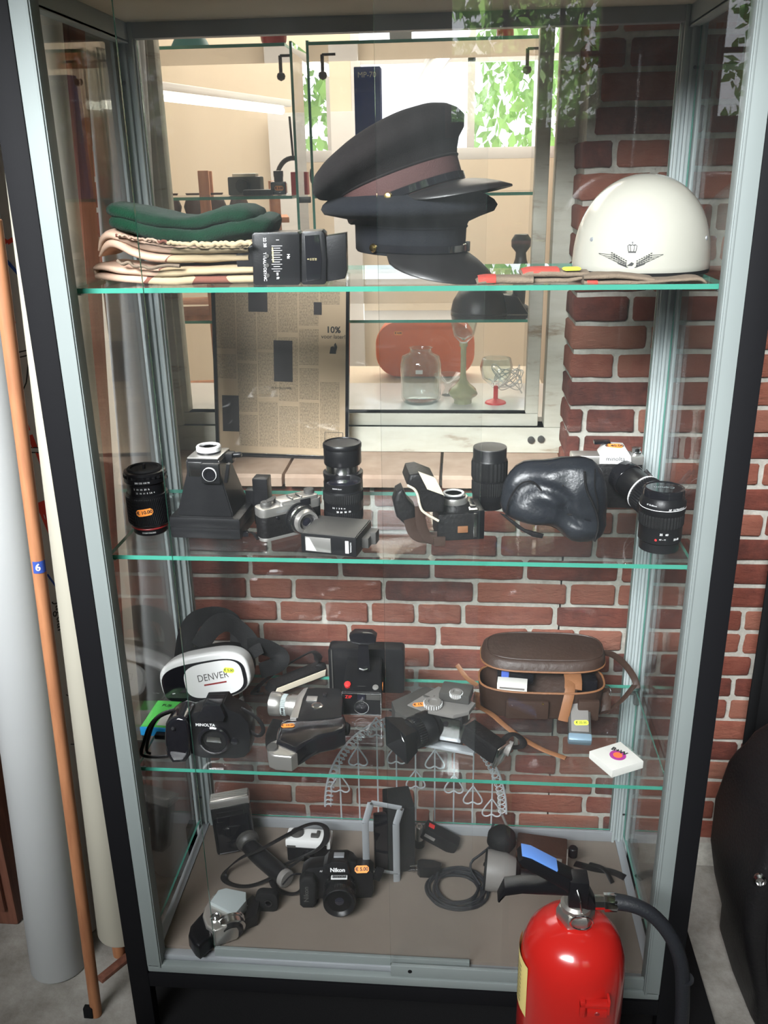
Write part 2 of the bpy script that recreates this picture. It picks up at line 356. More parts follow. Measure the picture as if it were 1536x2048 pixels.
def wrapsticker(parent, rad, z, ang, s_, m='orange_tag', w=.030, h=.013, tilt=8):
    b = B(); c = h*.3; P = [(-w/2+c, -h/2), (0, -h/2), (w/2-c, -h/2), (w/2, -h/2+c), (w/2, h/2-c), (w/2-c, h/2), (0, h/2), (-w/2+c, h/2), (-w/2, h/2-c), (-w/2, -h/2+c)]
    cols = 8; T = R(tilt)
    def f(x, y, k):
        x, y = x*cos(T)-y*sin(T), x*sin(T)+y*cos(T); a = R(ang)+x/rad; return V(((rad+k)*cos(a), (rad+k)*sin(a), z+y))
    for i in range(cols):
        x0, x1 = -w/2+w*i/cols, -w/2+w*(i+1)/cols; hh = lambda x: h/2-max(0, abs(x)-(w/2-c))
        b.add([f(x0, -hh(x0), .0006), f(x1, -hh(x1), .0006), f(x1, hh(x1), .0006), f(x0, hh(x0), .0006)], [(0, 1, 2, 3)])
    o = b.fin('price_sticker', m, parent); tag(o, 'orange price sticker')
    me = textmesh(s_, h*.68, bold=h*.018); me.materials.append(MT['ink'])
    for v in me.vertices: v.co = f(v.co.x, v.co.y, .0010)
    t = bpy.data.objects.new('price', me); C.objects.link(t); t.parent = o; return o

# ================================================================ the setting
b = B(); b.box((.5, -1.4, -.02), (7, 4.2, .04)); struct(b, 'floor', 'concrete')
WY = .60; ZR = 1.433; CH = .0596; OX0, OX1, OZ0 = -.085, .84, 1.024
def brickwall(name, x0, x1, z0, z1, y, depth, hole=None, seed=3):
    rd = random.Random(seed); b = B(); tones = []
    k0 = int(math.floor((z0-ZR)/CH)); z = ZR+k0*CH; row = 0
    def put(a, c, za):
        if c-a < .018: return
        s = len(b.bm.verts); bv = .004; hz = CH-.011; w = c-a
        t = bmesh.new(); bmesh.ops.create_cube(t, size=1)
        for v in t.verts: v.co = V((v.co.x*w, v.co.y*depth, v.co.z*hz))
        bmesh.ops.bevel(t, geom=t.edges[:], offset=bv, segments=1, affect='EDGES')
        # several cuts over the face, roughened
        bmesh.ops.subdivide_edges(t, edges=[e for e in t.edges if e.calc_length() > .04], cuts=3, use_grid_fill=True)
        cx, cz = (a+c)/2, za+CH/2; off = rd.uniform(-.003, .003)
        for v in t.verts:
            v.co += V((cx, y+depth/2+off, cz)); n3 = noise.noise_vector(v.co*38); v.co += V((n3.x*.0022, n3.y*.004, n3.z*.0022))
        t.verts.index_update(); f0 = len(b.bm.faces); b.add([v.co for v in t.verts], [[v.index for v in f.verts] for f in t.faces]); tones.extend([rd.random()]*(len(b.bm.faces)-f0)); t.free()
    while z < z1:
        x = x0 - rd.uniform(0, .2); hdr = (row % 2 == 0)
        while x < x1:
            L_ = rd.choice([.205, .205, .10]) if not hdr else rd.choice([.205, .10, .205, .15])
            a, c = max(x, x0), min(x+L_, x1)
            if c > a:
                if hole and z+CH > hole[2]+.004:
                    for p, q in ((a, min(c, hole[0])), (max(a, hole[1]), c)):
                        if q > p: put(p, q, z)
                else: put(a, c, z)
            x += L_+.011
        z += CH; row += 1
    me_o = b.fin(name, 'brick', ang=60); at = me_o.data.attributes.new('tone', 'FLOAT', 'FACE')
    n = len(me_o.data.polygons)
    for i, d in enumerate(at.data): d.value = tones[i] if i < len(tones) else .5
    tag(me_o, kind='structure'); return me_o
brickwall('wall_back', -.16, 2.4, .06, 2.3, WY, .14, (OX0, OX1, OZ0))
b = B(); my = WY+.008
b.box(((-.16+OX0)/2, my+.07, 1.2), (OX0+.16-.006, .14, 2.3)); b.box(((OX1+.006+2.4)/2, my+.07, 1.2), (2.4-OX1-.006, .14, 2.3)); b.box(((OX0+OX1)/2, my+.07, .53), (OX1-OX0+.02, .14, .98))
b.box((1.12, WY-.008, .035), (2.56, .03, .075)); struct(b, 'wall_mortar', 'mortar')
# tiled sill with a rounded nose
b = B()
for x0, x1 in ((-.085, .213), (.217, .565), (.569, .84)):
    b.prism([(WY-.035, 1.020), (WY-.035, 1.040), (WY-.028, 1.047), (.80, 1.050), (.80, 1.020)], x0+.001, x1-.001, .003, 'XZ')
for v in b.bm.verts: v.co = V((v.co.y, v.co.x, v.co.z))
struct(b, 'sill', 'sill_tile')
# window: outer frame, inner sash, pane
def ring(b, x0, x1, z0, z1, w, wb, y0, y1, bev=.003):
    b.box(((x0+x1)/2, (y0+y1)/2, z0+wb/2), (x1-x0, y1-y0, wb), bev)
    b.box(((x0+x1)/2, (y0+y1)/2, z1-w/2), (x1-x0, y1-y0, w), bev)
    for x in (x0+w/2, x1-w/2): b.box((x, (y0+y1)/2, (z0+wb+z1-w)/2), (w, y1-y0, z1-z0-w-wb), bev)
b = B(); ring(b, -.12, .865, 1.05, 2.30, .062, .062, .74, .80); ring(b, -.075, .79, 1.112, 2.26, .03, .030, .752, .79); win = struct(b, 'window_1', 'painted_wood')
b = B(); b.box((.357, .775, 1.69), (.82, .004, 1.12)); b.fin('pane', 'window_glass', win)
b = B(); b.lathe([(0, 0), (.008, 0), (.0085, .006), (0, .008)], (.775, .7395, 1.083), (0, -1, 0), 16); b.lathe([(0, 0), (.008, 0), (.0085, .006), (0, .008)], (.798, .7395, 1.085), (0, -1, 0), 16); b.fin('frame_plug', 'dark_grey', win)
b = B(); b.box((-.095, .665, 1.68), (.03, .13, 1.27), .003); struct(b, 'trim_1', 'dark_wood')
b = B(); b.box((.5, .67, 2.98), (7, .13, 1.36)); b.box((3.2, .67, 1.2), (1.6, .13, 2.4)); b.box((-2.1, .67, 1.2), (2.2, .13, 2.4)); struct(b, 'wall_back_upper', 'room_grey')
# boarded pale wall left of the brickwork
b = B()
for i in range(9): b.box((-.21-i*.1, WY+.02, 1.6), (.096, .03, 2.6), .004)
struct(b, 'wall_left', 'pale_wall')
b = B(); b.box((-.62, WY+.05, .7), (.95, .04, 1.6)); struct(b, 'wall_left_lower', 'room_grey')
b = B(); b.box((.5, -.5, 2.38), (6.9, .14, .46), .004); struct(b, 'added_shade_beam', 'dark_wood')  # unseen beam, added to shade the upper brickwork
# shop behind the viewer: rear wall with high windows and a brick pier between, side walls, ceiling
b = B(); RY = -3.4
b.box((.5, RY-.06, .92), (7, .12, 1.84)); b.box((-1.24, RY-.06, 2.72), (3.52, .12, 1.96)); b.box((1.52, RY-.06, 2.72), (.5, .12, 1.96)); b.box((3.4, RY-.06, 2.72), (1.2, .12, 1.96)); b.box((1.6, RY-.06, 3.45), (3, .12, .4))
struct(b, 'wall_rear', 'room_grey')
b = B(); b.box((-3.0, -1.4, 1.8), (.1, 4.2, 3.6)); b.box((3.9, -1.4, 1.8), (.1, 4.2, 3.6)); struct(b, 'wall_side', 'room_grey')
b = B(); b.box((.5, -1.4, 3.62), (7, 4.2, .06)); struct(b, 'ceiling', 'ceiling_white')
for n, x0, x1, mull in ((2, .52, 1.27, (.80, 1.06)), (3, 1.77, 2.80, (2.1, 2.45))):
    b = B(); ring(b, x0, x1, 1.84, 3.25, .03, .07, RY-.05, RY+.02)
    for mx_ in mull: b.box((mx_, RY-.01, 2.5), (.022, .03, 1.35))
    for mz in (2.19, 2.55, 2.9): b.box(((x0+x1)/2, RY-.01, mz), (x1-x0, .03, .022))
    w = struct(b, 'window_%d' % n, 'dark_wood')
    b = B(); b.box(((x0+x1)/2, RY-.02, 2.5), (x1-x0-.04, .003, 1.3)); b.fin('pane', 'window_glass', w)
b = B(); b.box((.5, -7.6, -.03), (16, 8, .04)); struct(b, 'ground', 'grass')
def tree(x, y, lab, seed, n=5200):
    t = thing('tree', lab, 'tree', (x, y, 0), 0, group=None); rd = random.Random(seed)
    b = B(); b.tube([(0, 0, 0), (.05, 0, 1.2), (-.03, .05, 2.6), (.05, 0, 4.2)], [.16, .13, .1, .04], 10)
    for k in range(6): a = k*1.1; b.tube([(0, 0, 1.8+k*.35), (.5*cos(a), .4*sin(a), 2.2+k*.35), (1.1*cos(a), .8*sin(a), 2.6+k*.35)], [.05, .035, .01], 6)
    b.fin('trunk', 'bark', t); b = B()
    for i in range(n):
        a = rd.uniform(0, 2*pi); rr_ = 1.35*sqrt(rd.random()); z = rd.uniform(1.9, 4.4); c = V((rr_*cos(a), rr_*sin(a)*.7, z+.25*sin(3*a)))
        q = Euler((rd.uniform(0, 6), rd.uniform(0, 6), rd.uniform(0, 6))).to_matrix(); s_ = rd.uniform(.035, .07)
        b.add([c+q@V(v)*s_ for v in ((-1, 0, 0), (0, -.6, .1), (1.1, 0, 0), (0, .6, .1))], [(0, 1, 2, 3)])
    f = b.fin('foliage', 'leaf', t); tag(f, kind='stuff')
tree(1.1, -6.4, 'broad leafy green tree outside the narrow rear window, reflected in the glass', 5)
tree(3.95, -6.4, 'leafy green tree outside the wide rear window, reflected right of the helmet', 6)

tree(2.0, 6.3, 'broad leafy green tree outside the far window of the back room', 9)
# ---------------------------------------------------------------- room past the window
b = B(); b.box((.3, 2.55, -.02), (5, 3.5, .04)); struct(b, 'floor_back_room', 'concrete')
b = B(); b.box((.3, 4.05, .875), (4.6, .1, 1.75)); b.box((-1.0, 4.05, 2.425), (2.0, .1, 1.35)); b.box((1.95, 4.05, 2.425), (1.3, .1, 1.35)); b.box((.65, 4.05, 2.9), (1.3, .1, .4))
b.box((-2.0, 2.44, 1.5), (.1, 3.4, 3.2)); b.box((2.6, 2.44, 1.5), (.1, 3.4, 3.2)); struct(b, 'wall_back_room', 'pale_wall')
b = B(); b.box((.3, 2.44, 3.12), (4.8, 3.4, .06)); struct(b, 'ceiling_back_room', 'ceiling_white')
b = B(); ring(b, .0, 1.3, 1.75, 2.7, .05, .06, 4.0, 4.08); b.box((.65, 4.04, 2.2), (.04, .05, .9)); b.box((.65, 4.04, 2.25), (1.2, .05, .03)); w = struct(b, 'window_4', 'white_paint')
b = B(); b.box((.65, 4.05, 2.2), (1.2, .004, .85)); b.fin('pane', 'window_glass', w)
def at_box(name, lab, cat, x, y, z, d, m, bev=.003, rz=0, group=None):
    o = B().box((0, 0, d[2]/2), d, bev).fin(name, m); o.location = (x, y, z); o.rotation_euler = (0, 0, R(rz)); return tag(o, lab, cat, group)
for i, (u, v, y, rz) in enumerate(((425, 205, 2.6, 72), (872, 140, 2.9, 96))):
    p = aty(u, v, y); t = thing('fluorescent_lamp', ('glowing fluorescent tube lamp seen through the window, left above the green beret', 'glowing tube lamp seen through the glass right of the tall peaked cap')[i], 'lamp', p, rz)
    B().box((0, 0, .03), (1.2, .09, .03), .006).fin('housing', 'white_paint', t); B().tube([(-.58, 0, 0), (.58, 0, 0)], .016, 10, smooth=0).fin('tube', 'lamp_tube', t)
# wooden shelf rack, far left of the room
t = thing('wooden_rack', 'pale wooden shelving rack far behind the window, above the camera on glass', 'shelving', (-.38, 2.3, 0), 12)
for x in (-.3, .0, .26):
    for y in (-.12, .12): B().box((x, y, .85), (.04, .03, 1.7 if x < .2 else 1.62), .002).fin('post', 'raw_wood', t)
for z in (.5, .85, 1.2, 1.52): B().box((0, 0, z), (.62, .28, .02), .002).fin('shelf_board', 'raw_wood', t)
for i in range(5):
    o = B().lathe([(0, 0), (.03, 0), (.04, .04), (.025, .08), (.03, .09)], n=16).fin('clay_pot', 'brown_leather'); o.location = V((-.38, 2.3, 1.53)) + V((-.24+i*.09, .02, 0)); tag(o, ('small brown pot at the left end of the wooden rack top behind the window', 'small brown pot second from left on the wooden rack top', 'small brown pot in the middle of the wooden rack top', 'small brown pot second from right on the wooden rack top', 'small brown pot at the right end of the wooden rack top')[i], 'pot', 'pots on the wooden rack')
# pale door / boards on the far wall
for i, (x, m, lab) in enumerate(((-.2, 'white_paint', 'tall white door panel on far wall behind the glass shelves'), (1.35, 'raw_wood', 'tall orange wooden panel on far wall right of the white vase'))):
    o = at_box('wall_panel', lab, 'panel', x*1., 3.93, 0, (.5, .04, 2.0), m)
# glass display case standing behind the window
VX0, VX1, VY0, VY1 = .19, .80, .86, 1.22
t = thing('glass_showcase', 'frameless glass showcase with green edged panes standing beyond the window', 'display case', (.35, .86, 0))
def gp(b, c, d, name, parent, thin, edge='glass_edge', face='vessel_glass'):
    """glass sheet: slot 0 clear faces, slot 1 green cut edges"""
    ax = thin
    o = B().box(c, d).fin(name, [face, edge], parent)
    for p_ in o.data.polygons: p_.material_index = 0 if abs(p_.normal[ax]) > .9 else 1; p_.use_smooth = False
    return o
T0 = V((.35, .86, 0))
zb = 1.11; lc = lambda x, y, z: V((x, y, z))-T0
B().box(lc(.30, 1.04, zb-.02), (1.12, .38, .04), .003).fin('base_board', 'white_paint', t)
B().box(lc(.30, 1.04, .54), (1.0, .34, 1.06), .003).fin('base_cabinet', 'pale_wall', t)
for z in (1.338, 1.626, 1.945):
    gp(None, lc(.525, 1.03, z), (.52, .30, .007), 'glass_shelf', t, 2)
    gp(None, lc(-.02, 1.03, z), (.46, .30, .007), 'glass_shelf', t, 2)
for x in (.225, .262, .785): gp(None, lc(x, 1.03, 1.53), (.006, .32, .84), 'side_pane', t, 0)
for x in (.195, .29, .745):
    b = B(); p = lc(x, .90, 1.895); b.tube([p+V((0, 0, .03)), p+V((0, 0, -.005))], .004, 8, smooth=0); b.lathe([(0, -.010), (.008, -.006), (.010, 0), (.008, .006), (0, .010)], p+V((0, 0, -.012)), n=14); b.tube([p+V((0, 0, .03)), p+V((.03, 0, .03))], .003, 8, smooth=0); b.fin('hinge', 'brown_leather', t)
for x, z in ((.24, 1.62), (.785, 1.33), (.60, 1.62)): B().box(lc(x, .88, z), (.028, .012, .014), .002).fin('shelf_clip', 'dark_grey', t)
def on(u, v, z): return atz(u, v, z)
# on its board: jar, goblet, coupe, ashtray, wire tangle, suitcase
def glassy(name, lab, cat, p, prof, n=40, m='vessel_glass'):
    o = B().lathe(prof, n=n).fin(name, m, ang=80); o.location = p; return tag(o, lab, cat)
p = V((.505, 1.0, zb)); glassy('glass_jar', 'large clear square shouldered glass jar with small neck beyond the window', 'jar', p, [(0, 0), (.045, 0), (.052, .012), (.053, .10), (.048, .122), (.030, .130), (.026, .140), (.030, .143), (.026, .139), (.024, .130), (.044, .119), (.049, .10), (.048, .014), (.042, .006), (0, .006)])
tg = B().box((0, 0, 0), (.018, .001, .010)).fin('price_sticker', 'white_card'); tg.parent = bpy.data.objects['glass_jar']; tg.location = (-.002, -.0545, .09)
p = V((.615, .99, zb)); g = glassy('goblet', 'tall glass goblet with twisted pale yellow stem beyond the window', 'goblet', p, [(0, .156), (.010, .158), (.026, .175), (.033, .205), (.034, .235), (.0325, .235), (.031, .205), (.024, .178), (0, .162)])
b = B(); rings = []
for i in range(40):
    z = i/39*.157; r_ = .030*math.exp(-((z-.028)/.022)**2)+.007+.010*max(0, 1-z/.01) + .003*(z > .145)
    rings.append([V((r_*(1+.06*sin(8*a+z*140))*cos(a), r_*(1+.06*sin(8*a+z*140))*sin(a), z)) for a in [2*pi*j/32 for j in range(32)]])
mat('stem_glass', (.55, .56, .34), .15, 0, trans=.35, coat=.5); b.loft(rings); o = b.fin('stem', 'stem_glass', g); tag(o, 'twisted pale yellow stem')
p = V((.70, .99, zb)); g = glassy('coupe_glass', 'cut glass bowl on a short red foot, right of the goblet', 'glass', p, [(0, .045), (.015, .047), (.036, .065), (.042, .095), (.036, .118), (.034, .118), (.039, .095), (.033, .068), (0, .05)], 14)
B().lathe([(0, 0), (.028, 0), (.026, .004), (.006, .012), (.006, .045), (0, .047)], n=24).fin('foot', 'red', g)
p = V((.575, 1.08, zb)); glassy('glass_dish', 'small flared clear glass dish behind the jar', 'dish', p, [(0, 0), (.018, 0), (.008, .02), (.012, .03), (.040, .055), (.038, .057), (.010, .035), (0, .03)], 20)
b = B(); rd = random.Random(4); pts = []
for k in range(60): a = k*.9; pts.append((.045*cos(a)*rd.uniform(.5, 1.2), .03*sin(a), .05+.045*sin(a*1.3)*rd.uniform(.4, 1.1)))
o = b.tube(pts, .0012, 6).fin('white_wire', 'white_paint'); o.location = (.735, 1.06, zb); tag(o, 'loose tangle of thin white wire behind the cut glass bowl', 'wire')
t = thing('orange_suitcase', 'orange rounded suitcase lying beyond the glass jar', 'suitcase', (.50, 1.45, 1.085), 0); B().prism(rrect(.30, .17, .07, 8, 0, .09), -.05, .05, .01).fin('shell', 'orange_plastic', t); sticker(t, (-.08, -.0515, .14), (0, 0, 0), '€ 4.00')
at_box('side_table', 'pale table carrying the orange suitcase beyond the showcase', 'table', .5, 1.45, 0, (.7, .3, 1.085), 'pale_wall')
# upper shelves of the showcase
def put_on(u, v, z): return atz(u, v, z)
t = thing('black_helmet', 'black rounded safety helmet on the glass shelf beyond the window', 'helmet', V((.66, 1.0, 1.342)), 0)
B().lathe([(.072, 0), (.075, .005), (.070, .03), (.055, .055), (.03, .068), (0, .072)], n=32, sx=1.05).fin('shell', 'black_plastic', t); B().prism([(.06, 0), (.115, .0), (.085, .045), (.05, .05)], -.05, .05, .006).fin('peak', 'black_plastic', t)
for lab, x, y, z, prof in (('tall dark shapely figurine on the glass shelf between cap and white helmet', .752, 1.0, 1.342, [(.030, 0), (.028, .012), (.015, .02), (.017, .07), (.023, .10), (.014, .13), (.013, .145), (.024, .16), (.025, .175), (.016, .188), (0, .19)]),):
    o = B().lathe(prof, n=24).jitter(.003, 30).fin('figurine', 'dark_grey'); o.location = (x, y, z); tag(o, lab, 'figurine')
z = 1.6296
p = V((.075, 1.0, z)); t = thing('compact_camera', 'small black and grey compact camera on glass shelf seen above the green beret', 'camera', p, -8); B().box((0, 0, .022), (.085, .03, .044), .005).fin('body', 'dark_grey', t); B().box((0, 0, .046), (.06, .025, .01), .002).fin('top_plate', 'satin_silver', t); B().lathe([(.016, 0), (.016, .015), (.012, .016), (0, .012)], (.0, -.015, .022), (0, -1, 0), 24).fin('lens', 'black_plastic', t)
p = V((.163, .97, z)); t = thing('ink_bottle', 'small dark square ink bottle with black cap beyond the window', 'bottle', p, 0); B().box((0, 0, .016), (.038, .03, .032), .006).fin('body', 'black_gloss', t); B().lathe([(.011, .03), (.011, .042), (.012, .042), (.012, .055), (0, .056)], n=20).fin('cap', 'black_plastic', t); sticker(t, (.003, -.0155, .016), (0, 0, 0), '€ 3.00', w=.022, h=.011)
at_box('red_box', 'small dark red box with faint lettering beside the ink bottle', 'box', .212, .99, z, (.040, .03, .052), 'red', .001)
o = at_box('folded_glasses_case', 'dark flat leather case lying left of the ink bottle', 'case', .115, .96, z, (.07, .05, .014), 'black_leather', .005)
b = B(); b.tube([(-.035+.0, 0, .004), (-.045, 0, .05), (-.02, 0, .085), (.02, 0, .085), (.045, 0, .05), (.03, 0, .004)], .006, 10); b.tube([(0, 0, .09), (-.004, 0, .18)], .003, 8); o = b.fin('horn_loop', 'dark_grey'); o.location = (.185, 1.06, z); tag(o, 'dark curved horn loop with thin rod standing behind the ink bottle', 'ornament')
p = aty(738, 260, 1.03); t = thing('blue_box', 'tall blue and black carton lettered MP-70 standing beyond the window', 'box', V((p.x, 1.03, 1.6296)), 0)
B().box((0, 0, .14), (.062, .05, .28), .002).fin('carton', 'map_blue', t); text(t, 'MP-70', .017, (0, -.0258, .262), m='print_white')
p = aty(712/2, 70, 1.0); t = thing('teal_lamp', 'teal bell shaped lampshade on top of the showcase', 'lamp', V((-.035, 1.0, 1.949)), 0); B().lathe([(.052, 0), (.05, .004), (.03, .04), (.018, .07), (.016, .09), (0, .092)], n=32).fin('shade', 'teal', t)
at_box('cream_box', 'low cream framed card standing on top of the glass showcase', 'box', .46, 1.0, 1.949, (.05, .02, .04), 'white_card', .001)
o = B().lathe([(.02, 0), (.03, .02), (.034, .05), (.022, .08), (.025, .10)], n=28).fin('red_vase', 'red_paint'); o.location = (.16, 1.02, 1.949); tag(o, 'glossy red vase on top of the showcase', 'vase')
o = B().lathe([(.015, 0), (.02, .02), (.018, .05), (.01, .08), (.016, .10)], n=28).fin('red_vase', 'red_paint'); o.location = (.70, 1.02, 1.949); tag(o, 'slim red glass vase on showcase top, above the beige window frame', 'vase')

# ---------------------------------------------------------------- framed newspaper leaning on the window
t = thing('framed_newspaper', 'black framed yellowed newspaper page leaning against the window frame', 'picture', (.19, .690, 1.050), 0, rot=(-6, 1.2, -2))
NW, NH = .318, .425
b = B()
for x, z, w, h in ((0, .004, NW, .008), (0, NH-.004, NW, .008), (-NW/2+.004, NH/2, .008, NH), (NW/2-.004, NH/2, .008, NH)): b.box((x, 0, z), (w, .014, h), .0015)
b.fin('frame', 'black_gloss', t)
b = B(); b.box((0, .002, NH/2), (NW-.012, .003, NH-.012)); pg = b.fin('page', 'news_paper', t)
b = B(); colw = .0455; rd = random.Random(2)
for i in range(6):
    x = -NW/2+.030+i*.0485; z = .022
    while z < NH-.03:
        h = rd.uniform(.05, .16); h = min(h, NH-.03-z)
        if not ((i == 5 and .23 < z+h/2 < .30) or (i == 0 and z < .11)): b.box((x, .0003, z+h/2), (colw, .0004, h-.004))
        z += h+rd.choice([.003, .008])
b.fin('print_column', 'newsprint', pg)
for x, z, w, h in ((-.052, .375, .044, .08), (.005, .225, .044, .094), (.086, .345, .018, .028), (-.122, .10, .040, .085)): B().box((x, -.0006, z), (w, .0005, h)).fin('photograph', 'news_dark', pg)
text(pg, '10%', .020, (.122, -.0010, .298), m='ink', bold=.0004); text(pg, 'voor later!', .013, (.122, -.0010, .283), m='ink'); text(pg, 'DE RAMBLOUWER', .0058, (.0, -.001, .163), m='ink')
b = B(); b.prism([(.113, .245), (.128, .245), (.128, .252), (.122, .262), (.116, .26)], -.0012, -.0008, 0); b.prism([(.127, .245), (.131, .26), (.127, .27), (.124, .266), (.124, .255)], -.0012, -.0008, 0); b.fin('figure_drawing', 'ink', pg)
b = B(); ring(b, .102, .145, .022, .064, .001, .001, -.0012, -.0008, 0); b.fin('advert_border', 'ink', pg)

# ================================================================ display cabinet
cab = thing('display_cabinet', 'tall glass display cabinet with black steel and aluminium frame against brick wall', 'display cabinet', (.5, .21, 0))
K = V((.5, .21, 0)); Y0, Y1, ZT, ZB = 0., .42, 1.93, .20
def cb(name, m, x0, x1, y0, y1, z0, z1, bev=.001, par=None):
    c = V(((x0+x1)/2, (y0+y1)/2, (z0+z1)/2)) - (K if (par is None or par == cab) else V((0, 0, 0)))
    return B().box(c, (x1-x0, y1-y0, z1-z0), bev).fin(name, m, par or cab)
# black angle frame and feet
for x0, x1 in ((-.040, .0), (1.0, 1.036)):
    cb('post', 'black_steel', x0, x1, -.004, .022, .0, ZT+.03)
    cb('rear_foot', 'black_steel', x0, x1, .40, .43, .0, ZB)
cb('bottom_rail', 'black_steel', -.04, 1.036, -.003, .03, .148, .182); cb('bottom_rail', 'black_steel', -.04, 1.036, .40, .43, .148, .182)
cb('top_rail', 'black_steel', -.04, 1.036, -.004, .03, ZT+.0, ZT+.035)
cb('under_board', 'raw_wood', .0, 1.0, .02, .41, .140, .150)
# aluminium front posts with a rib
for s, x in ((1, 0.), (-1, 1.0)):
    b = B(); b.box(V((x+s*.015, .012, (ZB+ZT)/2))-K, (.030, .028, ZT-ZB), .001); b.box(V((x+s*.026, .0, (ZB+ZT)/2))-K, (.004, .010, ZT-ZB), .001); b.fin('front_profile', 'aluminium_darkened', cab)
# aluminium back corner posts with grooves and screws
for s, x in ((1, -.002), (-1, 1.002)):
    b = B(); h = ZT-ZB; zc = (ZB+ZT)/2
    b.box(V((x+s*.018, .408, zc))-K, (.036, .022, h), .001)
    for dx in (.004, .017, .030): b.box(V((x+s*dx, .394, zc))-K, (.006, .008, h), .0015)
    b.box(V((x+s*.003, .385, zc))-K, (.006, .03, h), .001)
    b.fin('back_profile', 'aluminium', cab)
    for z in (1.83, 1.10, .62, .30): B().lathe([(0, 0), (.003, 0), (.002, .001), (0, .001)], V((x+s*.011, .390, z))-K, (0, -1, 0), 10).fin('screw', 'black_steel', cab)
# top: panel, side rails, back rail
cb('top_panel', 'top_beige', .0, 1.0, .0, Y1, ZT-.006, ZT+.012)
for s, x in ((1, 0.), (-1, 1.0)):
    b = B(); b.box(V((x+s*.012, .21, ZT-.022))-K, (.022, .40, .032), .001); b.box(V((x+s*.020, .21, ZT-.036))-K, (.006, .40, .006), .001); b.fin('top_side_rail', 'aluminium', cab)
b = B(); b.box(V((.5, .405, ZT-.018))-K, (.98, .022, .026), .001); b.box(V((.5, .398, ZT-.026))-K, (.98, .006, .004), .001); b.fin('top_back_rail', 'aluminium_dull', cab)
cb('top_track', 'aluminium_dull', .0, 1.0, .0, .03, ZT-.03, ZT)
# bottom: board, edge strips, tracks
cb('floor_board', 'board_beige', .005, .995, .034, .405, ZB-.01, Z0)
for x0, x1 in ((.005, .022), (.978, .995)): cb('floor_edge', 'aluminium_dull', x0, x1, .034, .40, Z0, Z0+.003)
cb('floor_back_rail', 'aluminium_dull', .03, .97, .392, .40, Z0, Z0+.026)
cb('bottom_track', 'aluminium_darkened', .0, 1.0, -.002, .014, .186, .205, .003); cb('bottom_track', 'aluminium_dull', .0, 1.0, .016, .034, .19, .213, .002)
# side and back panes
for x in (.0045, .9955): gp(None, V((x, .21, (Z0+ZT)/2))-K, (.004, .355, ZT-Z0-.05), 'side_pane', cab, 0, face='pane_glass')
gp(None, V((.5, .404, (Z0+ZT)/2))-K, (.93, .004, ZT-Z0-.05), 'back_pane', cab, 1, face='pane_glass')
# sliding doors; the left one is slid inwards
def door(x0, x1, y):
    d = thing('sliding_door', None, None, V(((x0+x1)/2, y, .205))-K); d.parent = cab
    w = x1-x0; gp(None, V((0, 0, .858)), (w, .005, 1.70), 'door_pane', d, 1, face='pane_glass')
    B().box((0, 0, .014), (w, .008, .026), .001).fin('door_rail', 'aluminium_darkened', d); return d
d1 = door(.133, .640, .024); d2 = door(.487, .972, .006)
B().lathe([(0, 0), (.004, 0), (.004, .001), (0, .001)], (-.205, -.0045, .016), (0, -1, 0), 14).fin('keyhole', 'black_steel', d2)
# shelves, brackets
for z in (Z1, Z2, Z3):
    s = gp(None, V((.5, .218, z-.004))-K, (.976, .34, .0075), 'shelf', cab, 2, face='shelf_glass')
    for x in (.010, .990):
        for y in (.056, .372):
            b = B(); b.box(V((x, y, z-.022))-K, (.010, .012, .028), .001); b.box(V((x+(.006 if x < .5 else -.006), y, z-.0095))-K, (.018, .012, .003), .0005); b.fin('shelf_bracket', 'aluminium' if x < .5 else 'dark_grey', cab)
# black sheet added for the shade under the cabinet
at_box('shade_sheet', 'black shade sheet lying on the concrete beneath the display cabinet', 'sheet', .55, .16, .0, (1.2, .42, .02), 'black_matte')

# ================================================================ left of the cabinet
def cyl_between(name, lab, cat, p0, p1, r, m, group=None, n=40):
    p0, p1 = V(p0), V(p1); d = p1-p0; o = B().lathe([(0, 0), (r*.97, 0), (r, .004), (r, d.length), (r*.9, d.length+.001)], n=n).fin(name, m)
    o.location = p0; o.rotation_euler = V((0, 0, 1)).rotation_difference(d.normalized()).to_euler(); return tag(o, lab, cat, group)
r1 = cyl_between('paper_roll', 'thick white paper roll, the frontmost of the rolls left of the cabinet', 'paper roll', (-.285, .17, .0), aty(-142, -100, .36), .062, 'paper_roll')
r3 = cyl_between('paper_roll', 'yellowed paper roll standing right against the cabinet front post', 'paper roll', (-.158, .240, .040), aty(38, -60, .23), .056, 'paper_roll_yellow')
r4 = cyl_between('paper_roll', 'bluish white paper roll seen through the cabinet side glass', 'paper roll', (-.118, .50, .0), aty(212, -150, .535), .055, 'paper_roll')
r2 = cyl_between('map_roll', 'rolled map with red and blue drawing behind the wooden pole', 'map roll', atz(158, 1848, 0), aty(-28, -100, .50), .050, 'map_paper')
def marks(roll, cen, lines, r):
    """drawn lines that run round the roll: (angle offset, height) pairs"""
    for pts, w, m, nm in lines:
        b = B()
        for i in range(len(pts)-1):
            (a0, h0), (a1, h1) = pts[i], pts[i+1]; n = 6
            for k in range(n):
                f0, f1 = k/n, (k+1)/n; A0, A1 = a0+(a1-a0)*f0, a0+(a1-a0)*f1; H0, H1 = h0+(h1-h0)*f0, h0+(h1-h0)*f1
                dx, dz = (A1-A0)*r, H1-H0; L_ = hypot(dx, dz) or 1; nx, nz = -dz/L_*w/2/r, dx/L_*w/2
                q = lambda a, h: V(((r+.0008)*cos(a+cen), (r+.0008)*sin(a+cen), h)); b.add([q(A0-nx, H0-nz), q(A1-nx, H1-nz), q(A1+nx, H1+nz), q(A0+nx, H0+nz)], [(0, 1, 2, 3)])
        b.fin(nm, m, roll)
